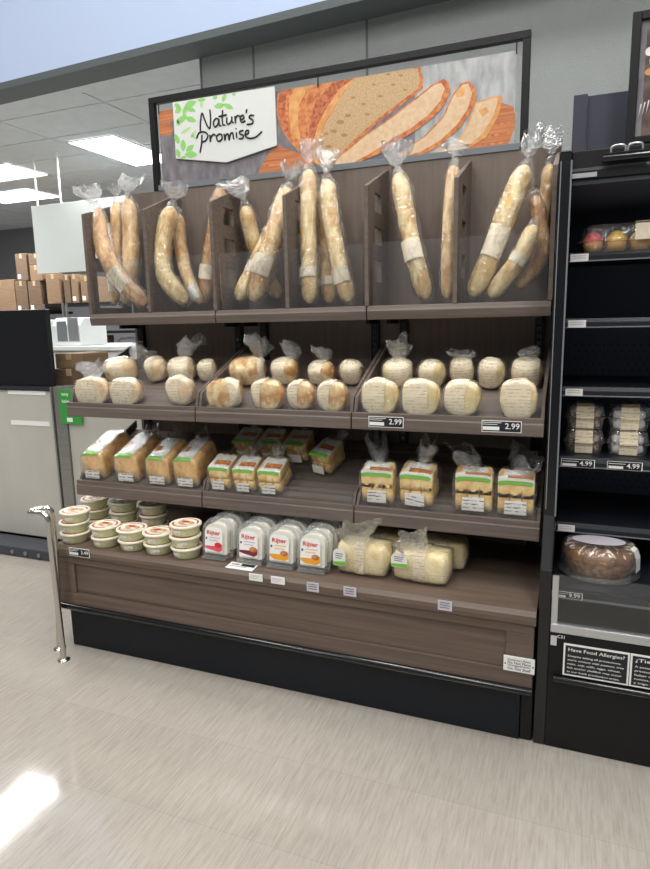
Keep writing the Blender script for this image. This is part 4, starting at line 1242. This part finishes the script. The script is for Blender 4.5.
cv = fpart('curtain_handle', 'gloss_black', lambda b: (b.box(1.957, 2.062, -.222, -.2055, 1.706, 1.728), b.tube([(1.95, -.222, 1.712), (2.07, -.222, 1.712)], .009, 10)), .002)
def hooks(b):
    for x in (1.988, 2.03):
        b.tube(spline([(x - .018, -.215, 1.728), (x - .016, -.22, 1.742), (x, -.222, 1.745), (x + .016, -.22, 1.742), (x + .018, -.215, 1.728)], 14), .0028, 6)
fpart('hook', 'silver', hooks, parent=cv)
def lab(x, z, y, w, h, price=None):
    def f(b):
        b.box(x - w / 2, x + w / 2, y - .0022, y - .0004, z - h / 2, z + h / 2)
        if price:
            b.box(x - w / 2 + .0015, x + w / 2 - .0025, y - .0026, y - .0022, z - h / 2 + .001, z + h / 2 - .001, 1)
            b.text(price, w * .36, face((x + w * .24, y - .003, z + .001)), 0)
            b.box(x - w * .46, x - w * .04, y - .003, y - .0026, z - h * .36, z - h * .04, 0); b.box(x - w * .46, x + w * .02, y - .003, y - .0026, z + h * .2, z + h * .26, 0)
        else:
            for i in range(2): b.box(x - w * .38, x + w * .36, y - .0026, y - .0022, z + h * (.18 - .28 * i), z + h * (.28 - .28 * i), 2)
    return f
FSY = -.12
SH = [(1.452, 1.478), (1.258, 1.285), (1.05, 1.078), (.826, .858), (.612, .642)]
shelves = []
for i, (z0, z1) in enumerate(SH):
    s = fpart('case_shelf', 'slate', lambda b: b.box(FX0 + .036, FX1, FSY + .012, .298, z1 - .012, z1), .001)
    fpart('shelf_rail', ['slate', 'greypaint'], lambda b: (b.prism([(FX0 + .036, FSY, z0), (FX0 + .036, FSY, z0 + .016), (FX0 + .036, FSY + .006, z1), (FX0 + .036, FSY + .0118, z1), (FX0 + .036, FSY + .0118, z0)], (FX1 - FX0 - .036, 0, 0)), b.box(FX0 + .036, FX1, FSY - .002, FSY, z0 - .001, z0 + .003, 1)), parent=s)
    shelves.append(s)
for i, px, py in ((0, 579.5, 257.5), (1, 577, 324), (2, 574, 391.5), (4, 566.5, 525.5)):
    p = at(px, py, Y=FSY - .002)
    fpart('price_tag', ['white', 'tagblack', 'tagdim'], lab(max(p.x, FX0 + .063), (SH[i][0] + SH[i][1]) / 2 - .002, FSY - .002, .05, .022), parent=shelves[i])
for px in (578, 625):
    p = at(px, 460, Y=FSY - .002)
    fpart('price_tag', ['white', 'tagblack', 'tagdim'], lab(p.x, (SH[3][0] + SH[3][1]) / 2 - .003, FSY - .002, .098, .026, '4.99'), parent=shelves[3])
dkz = .502
dd = fpart('case_deck', 'slate', lambda b: b.box(FX0 + .036, FX1, -.315, .298, dkz - .02, dkz), .001)
fpart('deck_rail', ['slate', 'greypaint'], lambda b: (b.box(FX0 + .036, FX1, -.326, -.316, .47, dkz - .004), b.box(FX0 + .036, FX1, -.329, -.326, .474, .480, 1)), parent=dd)
p = at(592, 592, Y=-.333)
fpart('price_tag', ['white', 'tagblack', 'tagdim'], lab(1.915, .486, -.327, .085, .02, '9.99'), parent=dd)
fg = fpart('front_glass', 'glass', lambda b: b.box(FX0 + .052, FX1, -.345, -.339, .40, .552))
fpart('glass_post', 'silver', lambda b: b.box(FX0 + .036, FX0 + .054, -.349, -.336, .40, .548), .002, parent=fg)
fpart('glass_rail', 'silver', lambda b: b.box(FX0 + .036, FX1, -.356, -.33, .376, .402), .003)
fpart('bumper', 'gloss_black', lambda b: b.tube([(FX0 + .05, -.360, .232), (FX1, -.360, .232)], .010, 12))
def sign1(x0, x1, z0, z1, head, lines, hw):
    def f(b):
        b.box(x0, x1, -.3555, -.3525, z0, z1)
        b.box(x0 + .005, x1 - .005, -.3560, -.3555, z0 + .005, z1 - .005, 1)
        cx = (x0 + x1) / 2
        b.text(head, hw, face((x0 + .012, -.3564, z1 - .018)), 0, h=.014, align='LEFT')
        for i, (s, w) in enumerate(lines):
            b.text(s, w, face((x0 + .012, -.3564, z1 - .037 - i * .0125)), 0, h=.0075, align='LEFT')
    return f
fpart('allergy_sign', ['white', 'tagblack'], sign1(1.913, 2.089, .247, .347, 'Have Food Allergies?', [('Despite taking all precautions,', .142), ('some contact with peanuts, tree', .150), ('nuts, soy, milk, eggs, wheat,', .142), ('fish and/or shellfish may occur', .146), ('in our fresh production areas.', .140)], .15), label='black panel with white border and English allergy notice')
fpart('allergy_sign', ['white', 'tagblack'], sign1(2.091, 2.267, .247, .347, '¿Tiene alergias?', [('A pesar de tomar todas las', .142), ('precauciones posibles, puede', .150), ('haber contacto con maní,', .142), ('nueces, soya, leche, huevos', .146), ('y trigo en nuestras áreas.', .140)], .15), label='black panel with white border and Spanish allergy notice')
fpart('case_number', 'white', lambda b: b.text('C31', .02, face((1.905, -.3528, .364))))
fpart('sticker', 'tagdim', lambda b: b.box(1.876, 1.893, -.3545, -.3525, .335, .365), label='small grey sticker')

bx = thing('dark_board', (2.3, .12, 1.746), 'dark blue grey board box standing on top of the refrigerated case', 'board')
b = MB(bx.location); b.box(1.863, 1.905, .125, .29, 1.7465, 1.99); b.build('end_board', 'navy', bx, bevel=.002)
b = MB(bx.location); b.box(1.9055, 2.75, .135, .29, 1.7465, 1.985); b.build('front_board', 'navy', bx, bevel=.001)

sg2 = thing('cake_sign', (2.3, .0, 1.746), 'tall dark framed poster of dark cake standing on the refrigerated case, cut by photo edge', 'sign')
o2 = sg2.location
b = MB(o2)
fl, fr_, fz0, fz1 = 2.016, 2.75, 1.7465, 2.155
b.box(fl, fl + .024, .0, .024, fz0, fz1); b.box(fl + .024, fr_, .0, .024, fz1 - .024, fz1); b.box(fl + .024, fr_, .0, .024, 1.795, 1.815)
b.build('sign_frame', 'black', sg2, bevel=.002)
b = MB(o2)
b.box(fl + .024, fr_, .010, .016, 1.815, fz1 - .024, 1)
b.box(fl + .040, fr_, .0092, .010, 1.815, fz1 - .05, 0)
for cx, cz, rx, rz, mi in ((2.105, 2.02, .038, .03, 2), (2.066, 2.045, .012, .012, 2), (2.07, 1.99, .014, .010, 3), (2.12, 2.09, .05, .03, 0), (2.10, 1.845, .02, .03, 3), (2.17, 1.95, .05, .04, 2)):
    b.sheet([(cx + rx * math.cos(a), .0088, cz + rz * math.sin(a)) for a in [k * PI / 9 for k in range(18)]], mi)
for i in range(9):
    x = 2.05 + i * .010
    b.sheet([(x, .0086, 1.905 + .004 * i), (x + .004, .0086, 1.905 + .004 * i), (x - .004, .0086, 1.868 + .003 * i)], 2)
b.build('printed_board', ['cake_ad', 'grey_ad', 'cream_ad', 'amber_ad'], sg2)

# ---- goods in the case
def clam(t, L, D, H, seam, m='clam', rib=0.0):
    """clear hinged box: lower tray, flange, lid"""
    b = MB()
    def ring(k, z, n=6): return [Vector((x * k, y * k, z)) for x, y in [(u, v - D / 2) for u, v in rr_outline(L, D, D * .22, D * .22, n)]]
    b.rings([ring(.84, .0), ring(.90, seam - .004), ring(1.0, seam - .002), ring(1.0, seam + .002), ring(.93, seam + .004), ring(.86, H * .9), ring(.78, H)], 0, True, True, False)
    return b.build('clamshell', m, t)
cup = thing('cupcake_pack', (2.036, -.035, SH[0][1] + .001), 'clear pack of bright iced cupcakes with a cream label on the top case shelf', 'cupcake pack', mtx=Matrix.Rotation(.03, 4, 'Z'))
clam(cup, .29, .15, .078, .030)
for i in range(4):
    for j in range(2):
        x, y = -.098 + i * .065, -.035 + j * .07
        b = MB(); b.lathe([(.001, .002), (.022, .002), (.028, .030), (.001, .030)], (x, y, 0), 16); c = b.build('cupcake', 'cupbase', cup)
        b = MB(); b.lathe([(.028, .0305), (.029, .037), (.024, .046), (.019, .050), (.016, .056), (.008, .060), (.001, .061)], (x, y, 0), 16)
        b.build('icing', ['cupred', 'cupyellow', 'cupcream', 'cuporange'][i], c)
b = MB()
b.box(.012, .07, -.0775, -.0755, .028, .074); b.box(.012, .07, -.0755, .04, .0785, .0795)
b.build('paper_label', 'band', cup)

def cookie_clam(label, px, lv, m, seed):
    X = at(px, 440, Y=0.0).x
    t = thing('cookie_pack', (X, 0.0, SH[3][1] + .001 + lv * .0805), label, 'cookie pack', 'cookie clamshells in the refrigerated case')
    clam(t, .128, .135, .079, .036)
    rn = random.Random(seed)
    for i in range(2):
        for j in range(2):
            for k in range(2):
                x, y, z = -.024 + i * .048, -.027 + j * .054, .004 + k * .030
                r = .0225
                b = MB(); b.lathe([(.001, z), (r * .9, z), (r, z + .008), (r * .95, z + .02), (r * .6, z + .027), (.001, z + .028)], (x, y, 0), 14); b.build('cookie', m, t)
    b = MB(); w = .026
    prof = [(-.0625, .002), (-.0645, .030), (-.0715, .034), (-.0715, .040), (-.0655, .043), (-.060, .070), (-.050, .0801), (.045, .0801)]
    for (y0, z0), (y1, z1) in zip(prof, prof[1:]):
        b.sheet([(-w, y0, z0), (w, y0, z0), (w, y1, z1), (-w, y1, z1)])
    b.build('paper_label', 'paper', t)
cookie_clam('lower cookie pack of the dark stack beside the case side panel', 583.5, 0, 'cookie', 1)
cookie_clam('upper cookie pack of the dark stack beside the case side panel', 583.5, 1, 'cookie', 2)
cookie_clam('lower cookie pack of the sugared stack further inside the case', 627, 0, 'cookiewhite', 3)
cookie_clam('upper cookie pack of the sugared stack further inside the case', 627, 1, 'cookiewhite', 4)

ck = thing('ring_cake', (2.003, -.150, dkz + .001), 'brown ring cake with icing drizzle under a clear dome on the case deck', 'cake')
ck.scale = (.86, .86, .94)
b = MB(); b.lathe([(.001, 0), (.13, 0), (.138, .004), (.14, .010), (.136, .012), (.001, .008)], n=40); b.build('cake_tray', 'clam', ck)
b = MB()
rs = []
for k in range(41):
    a = 2 * PI * k / 40
    ring = []
    for i in range(14):
        q = 2 * PI * i / 14
        rr_ = .074 + .048 * sgp(math.cos(q), .8) * (1 + .04 * noise.noise(Vector((math.cos(a) * 6, math.sin(a) * 6, q))))
        ring.append(Vector((rr_ * math.cos(a), rr_ * math.sin(a), max(.009, .052 + .044 * sgp(math.sin(q), .75)))))
    rs.append(ring)
b.rings(rs, 0, True, False, True); b.build('cake_ring', 'cake', ck)
b = MB()
rs = []
for k in range(41):
    a = 2 * PI * k / 40
    rs.append([Vector(((.074 + (.051 + .002 * math.sin(9 * a)) * sgp(math.cos(q), .8)) * math.cos(a), (.074 + (.051 + .002 * math.sin(9 * a)) * sgp(math.cos(q), .8)) * math.sin(a), .052 + .0465 * sgp(math.sin(q), .75))) for q in [.12 + (PI - .24) * i / 9 for i in range(10)]])
b.rings(rs, 0, False, False, True); b.build('glaze', 'glaze', ck)
b = MB()
zig = []
for k in range(61):
    a = 2 * PI * k / 60
    q = PI / 2 + 1.05 * math.sin(k * 1.9)
    rr_ = .074 + .0535 * sgp(math.cos(q), .8)
    zig.append((rr_ * math.cos(a), rr_ * math.sin(a), .052 + .049 * sgp(math.sin(q), .75)))
b.tube(spline(zig, 240), .0030, 5); b.build('icing_drizzle', 'icing', ck)
b = MB(); b.lathe([(.137, .0125), (.133, .03), (.131, .075), (.122, .098), (.105, .108), (.001, .112)], n=40); b.build('clear_dome', 'clam', ck)
b = MB()
for i in range(8):
    a0, a1 = -1.15 + i * .12, -1.15 + (i + 1) * .12
b.sheet([(.112 * math.cos(a) , .112 * math.sin(a), .1065) for a in (-.55, -.2)] + [(.125 * math.cos(a), .125 * math.sin(a), .0985) for a in (-.2, -.55)])
b.sheet([(.1255 * math.cos(a), .1255 * math.sin(a), .098) for a in (-.55, -.2)] + [(.1345 * math.cos(a), .1345 * math.sin(a), .074) for a in (-.2, -.55)])
b.sheet([(.1345 * math.cos(a), .1345 * math.sin(a), .074) for a in (-.55, -.2)] + [(.1365 * math.cos(a), .1365 * math.sin(a), .03) for a in (-.2, -.55)])
b.build('paper_label', 'white', ck)
b = MB(); b.sheet([(.09 * math.cos(a) - .005, .05 * math.sin(a) - .02, .1135) for a in [k * PI / 10 for k in range(20)]]); b.build('top_label', 'tagdim', ck)

# ------------------------------------------------------------------ behind the rack: bakery counter
KY = 0.5
sc_ = thing('steel_counter', (-.8, KY, 0), 'grey steel bakery counter front with a centre post behind the rack end', 'counter')
o3 = sc_.location
xa, xb = at(52, 400, Y=KY).x, at(66, 400, Y=KY).x
ztop = at(50, 389, Y=KY).z
b = MB(o3); b.box(-2.4, xa - .002, KY, KY + .12, .065, ztop - .012); lp_ = b.build('counter_panel', 'steel_panel', sc_, bevel=.003)
b = MB(o3); b.box(xb + .002, .0, KY, KY + .12, .065, ztop - .012); rp_ = b.build('counter_panel', 'steel_panel', sc_, bevel=.003)
b = MB(o3); b.box(xa, xa + .012, KY - .012, KY + .12, .065, ztop + .012); b.box(xa + .026, xb, KY - .012, KY + .12, .065, ztop + .012); b.box(xa + .012, xa + .026, KY + .004, KY + .12, .065, ztop); b.build('centre_post', ['steel'], sc_, bevel=.002)
b = MB(o3); b.box(-2.4, .0, KY + .05, KY + .12, 0, .0645); b.build('toe_kick', 'ink', sc_)
b = MB(o3); b.box(-2.4, xa - .003, KY - .01, KY + .12, ztop - .0115, ztop); b.build('counter_top', 'ink', sc_, bevel=.002)
for q in ((8, 46, 389.8, 395), (11, 50, 420.5, 426)):
    p0, p1 = at(q[0], q[2], Y=KY), at(q[1], q[3], Y=KY)
    zc = at((q[0] + q[1]) / 2, (q[2] + q[3]) / 2, Y=KY).z
    b = MB(o3); b.box(p0.x, p1.x, KY - .003, KY - .0002, zc - .013, zc + .013); b.build('label_strip', 'white', lp_)
gs = [at(59, 387.5, Y=KY - .004), at(59.5, 423.5, Y=KY - .004)]
b = MB(o3)
gx0 = at(59.5, 405, Y=KY - .016).x; gx1 = gx0 + .15
gzb = at(60, 423.5, Y=KY - .016).z
b.box(gx0, gx1, KY - .016, KY - .0128, gzb, ztop)
b.text('tasty', .05, face((gx0 + .045, KY - .0165, .925)), 1); b.text('bake', .05, face((gx0 + .045, KY - .0165, .89)), 1)
b.box(gx0 + .045, gx0 + .085, KY - .0168, KY - .016, gzb + .012, gzb + .035, 1)
b.build('green_notice', ['green', 'white'], rp_, label='green notice with white lettering')

scn = thing('monitor', (-1.1, KY + .03, ztop), 'black flat monitor back standing on the steel counter', 'monitor')
x1s = at(49.5, 350, Y=KY + .03).x
z1s = at(46, 309, Y=KY + .03).z
b = MB(scn.location); b.box(-2.0, x1s, KY + .02, KY + .06, ztop + .012, z1s); b.build('screen', 'screen', scn, bevel=.004)
b = MB(scn.location); b.box(-2.0, x1s - .004, KY + .025, KY + .055, ztop + .001, ztop + .0115); b.build('bottom_bezel', 'greymat', scn)
# ducts on the floor beyond the rack end
dt = thing('floor_duct', (-.6, .42, 0), 'dark grey low floor plinth with bolts in front of the steel counter', 'plinth')
b = MB(dt.location); p0 = at(0, 563, Z=.0); 
b.box(-1.7, -.05, .33, .49, 0, .06); b.build('plinth', 'greymat', dt, bevel=.008)
for x in (-1.05, -.95, -.85):
    b = MB(dt.location); b.tube([(x, .33, .03), (x, .322, .03)], .012, 8); b.build('bolt', 'steel', dt)
b = MB((-.45, .45, .061)); b.box(-.62, -.08, .36, .485, .061, .085)
tag(b.build('brown_board', 'brownmat', loc=(-.45, .45, .061), bevel=.002), 'reddish brown board lying on the dark plinth under the counter', 'board')

# white chest, machine and boxes behind the counter
WZ = at(100, 346, Y=1.0).z   # height of the white worktable
wc = thing('white_worktable', (-.6, 1.25, 0), 'white bakery worktable behind the counter, seen past the rack end', 'worktable')
b = MB(wc.location); b.box(-1.45, .45, 1.0, 1.6, .06, WZ - .03); b.build('body', 'white_plastic', wc, bevel=.004)
b = MB(wc.location); b.box(-1.47, .47, .985, 1.62, WZ - .0295, WZ); b.build('table_top', 'white_board', wc, bevel=.004)
b = MB(wc.location); b.box(-1.4, .4, 1.03, 1.58, 0, .0595); b.build('plinth', 'ink', wc)

mx0, mx1 = at(53, 350, Y=1.05).x, at(82, 350, Y=1.05).x
mz1 = at(70, 317.5, Y=1.05).z
mc = thing('label_machine', ((mx0 + mx1) / 2, 1.15, WZ), 'white countertop machine with grey window standing on the white worktable', 'machine')
b = MB(mc.location)
b.prism([(mx0, 1.05, WZ + .001), (mx0, 1.30, WZ + .001), (mx0, 1.30, mz1), (mx0, 1.10, mz1), (mx0, 1.05, mz1 - .05)], (mx1 - mx0, 0, 0)); mb_ = b.build('body', 'white_plastic', mc, bevel=.006)
b = MB(mc.location); w_ = mx1 - mx0
b.box(mx0 + w_ * .22, mx0 + w_ * .55, 1.046, 1.0495, WZ + .03, WZ + .16); b.build('grey_window', 'greypaint', mb_)
b = MB(mc.location); b.box(mx0 + w_ * .6, mx0 + w_ * .95, 1.046, 1.0495, WZ + .03, WZ + .18); b.build('clear_hatch', 'silver', mb_)
b = MB(mc.location); b.box(mx0 - .03, mx0 - .001, 1.0, 1.28, WZ + .001, mz1 - .01); b.build('side_wing', 'white_board', mc, bevel=.004)

def carton(label, px0, px1, py0, py1, Y, depth, m='card', sticker=True, zbase=None):
    p0, p1 = at(px0, py1, Y=Y), at(px1, py0, Y=Y)
    x0, x1 = at(px0, (py0 + py1) / 2, Y=Y).x, at(px1 - .4, (py0 + py1) / 2, Y=Y).x
    z0 = at((px0 + px1) / 2, py1, Y=Y).z if zbase is None else zbase
    z1 = at((px0 + px1) / 2, py0, Y=Y).z
    c = Vector(((x0 + x1) / 2, Y + depth / 2, z0))
    t = thing('cardboard_box', c, label, 'box', 'cardboard boxes in the bakery behind the rack')
    b = MB(c); b.box(x0, x1, Y, Y + depth, z0, z1); k = b.build('carton', m, t, bevel=.004)
    b = MB(c); xm = (x0 + x1) / 2
    b.box(xm - .02, xm + .02, Y - .0012, Y - .0002, z1 - min(.06, (z1 - z0) * .4), z1); b.box(xm - .02, xm + .02, Y, Y + depth, z1 + .0004, z1 + .0014); b.build('tape', 'tape', k)
    if sticker:
        b = MB(c); b.box(x0 + (x1 - x0) * .1, x0 + (x1 - x0) * .1 + .05, Y - .0012, Y - .0002, z0 + .03, z0 + .08); b.build('sticker', 'white', k)
    return z1
z1 = carton('lower flat cardboard box beside the monitor on the steel counter', 55, 84, 369, 383.5, .66, .24, 'card_dark', False, zbase=ztop + .001)
carton('upper flat cardboard box beside the monitor on the steel counter', 55.5, 83, 353.5, 369, .665, .22, 'card', False, zbase=z1 + .002)
ct = thing('counter_shelf', (-.75, .8, 0), 'low steel shelf carrying the flat boxes behind the counter post', 'shelf')
b = MB(ct.location); b.box(-1.05, -.45, .645, .935, ztop - .03, ztop); b.build('shelf_board', 'steel', ct)
b = MB(ct.location)
for x in (-1.04, -.47):
    b.box(x, x + .02, .885, .93, 0, ztop - .0305)
b.build('leg', 'steel', ct)

# storage racks with boxes
RY = 4.2
def zat(px, py, Y=RY): return at(px, py, Y=Y).z
sr = thing('storage_rack', (-4.0, RY + .25, 0), 'dark metal storage rack holding cardboard boxes at the back of the bakery', 'storage rack')
o4 = sr.location
xs0, xs1 = at(-30, 305, Y=RY).x, at(140, 305, Y=RY).x
za, zb_ = zat(25, 312), zat(75, 303)
b = MB(o4); b.box(xs0, at(44, 305, Y=RY).x, RY - .02, RY + .5, za - .03, za); b.build('rack_shelf', 'black', sr)
b = MB(o4); b.box(at(46, 305, Y=RY).x, xs1, RY - .02, RY + .5, zb_ - .03, zb_); b.build('rack_shelf', 'black', sr)
zc_, zd_ = zat(100, 331), zat(100, 347)
for z in (zc_, zd_): 
    b = MB(o4); b.box(at(72, 305, Y=RY).x, xs1, RY - .02, RY + .5, z - .03, z); b.build('rack_shelf', 'black', sr)
for x in (xs0, at(45, 305, Y=RY).x, at(64, 305, Y=RY).x, at(67.5, 305, Y=RY).x, xs1 - .03):
    b = MB(o4); b.box(x, x + .022, RY - .045, RY - .021, 0, max(za, zb_)); b.build('rack_post', 'steel', sr)
carton('plain wide box at the photo edge left of the tall box stack in the bakery', -14, 15.5, 280, 311.5, RY, .35, 'card', False, zbase=za + .001)
zz = carton('lower box of the tall stack in the far bakery rack, two white stickers', 16, 28, 281, 311.5, RY, .35, 'card_dark', True, zbase=za + .001)
carton('upper box of the tall stack in the far bakery rack, reaching highest', 16, 27.5, 253.5, 281, RY, .35, 'card_dark', True, zbase=zz + .002)
zz = carton('lower box next to the tall stack in the far bakery rack', 28.8, 42, 281, 311.5, RY, .35, 'card_dark', True, zbase=za + .001)
zz = carton('middle box next to the tall stack, on a stickered box in the far rack', 30, 42, 265, 281, RY, .35, 'card', False, zbase=zz + .002)
carton('dark box on top of the column next to the tall stack in the far rack', 28.5, 43, 253.5, 264.5, RY, .35, 'card_dark', False, zbase=zz + .002)
carton('tall pale box under the hanging white board in the far rack', 46.5, 60.5, 274, 303, RY, .35, 'card', False, zbase=zb_ + .001)
carton('narrow box between the pale box and the taped one on the far rack', 64, 70.5, 275, 303, RY, .35, 'card_dark', False, zbase=zb_ + .001)
carton('box with a sticker near the rack end, beside dark tape, on the far rack', 71.5, 78, 274, 303, RY, .35, 'card', True, zbase=zb_ + .001)
carton('last box on the far rack just beyond the brown rack end panel', 81, 92, 276, 303, RY, .35, 'card', True, zbase=zb_ + .001)
carton('small orange brown box on the lower level of the far rack', 92, 104, 335.5, 346.5, RY, .2, 'card', False, zbase=zd_ + .001)
b = MB()
c = Vector((at(121, 345, Y=RY).x, RY + .18, zd_ + .004))
rs, _ = loaf_rings(.30, .26, .11, e=.9, p=2.5, nz=.35, seed=9, z0=0)
b.rings(rs, 0, True, True, True)
tag(b.build('plastic_sack', 'clam_haze', loc=c), 'crumpled clear plastic sack on the lower level of the far rack', 'plastic sack')

# hanging white board
wb = thing('hanging_board', (-3.1, 3.55, 1.9), 'blank white board hung from the ceiling by two white rods beside the rack', 'hanging board')
o5 = wb.location
HY = 3.55
bx0, bx1 = at(31, 207, Y=HY).x, at(161, 195, Y=HY).x
bz0, bz1 = at(60, 272.5, Y=HY).z, at(60, 203, Y=HY).z
b = MB(o5); b.box(bx0, bx1, HY, HY + .02, bz0, bz1); b.build('board', 'white_board', wb, bevel=.002)
for px in (37, 60.5):
    x = at(px, 205, Y=HY).x
    b = MB(o5); b.tube([(x, HY + .01, bz1 + .0005), (x, HY + .01, CZ - .001)], .011, 8); b.build('hanging_rod', 'white_board', wb)

# ------------------------------------------------------------------ world and view
w = bpy.data.worlds.new('shop')
SC.world = w
w.use_nodes = True
bg = w.node_tree.nodes['Background']
bg.inputs[0].default_value = (0.92, 0.95, 1.0, 1)
bg.inputs[1].default_value = 0.20
SC.view_settings.view_transform = 'Standard'
SC.view_settings.look = 'None'
SC.view_settings.gamma = 1
SC.view_settings.use_curve_mapping = False
SC.view_settings.exposure = 0.0
SC.cycles.transparent_max_bounces = 24
SC.cycles.max_bounces = 8
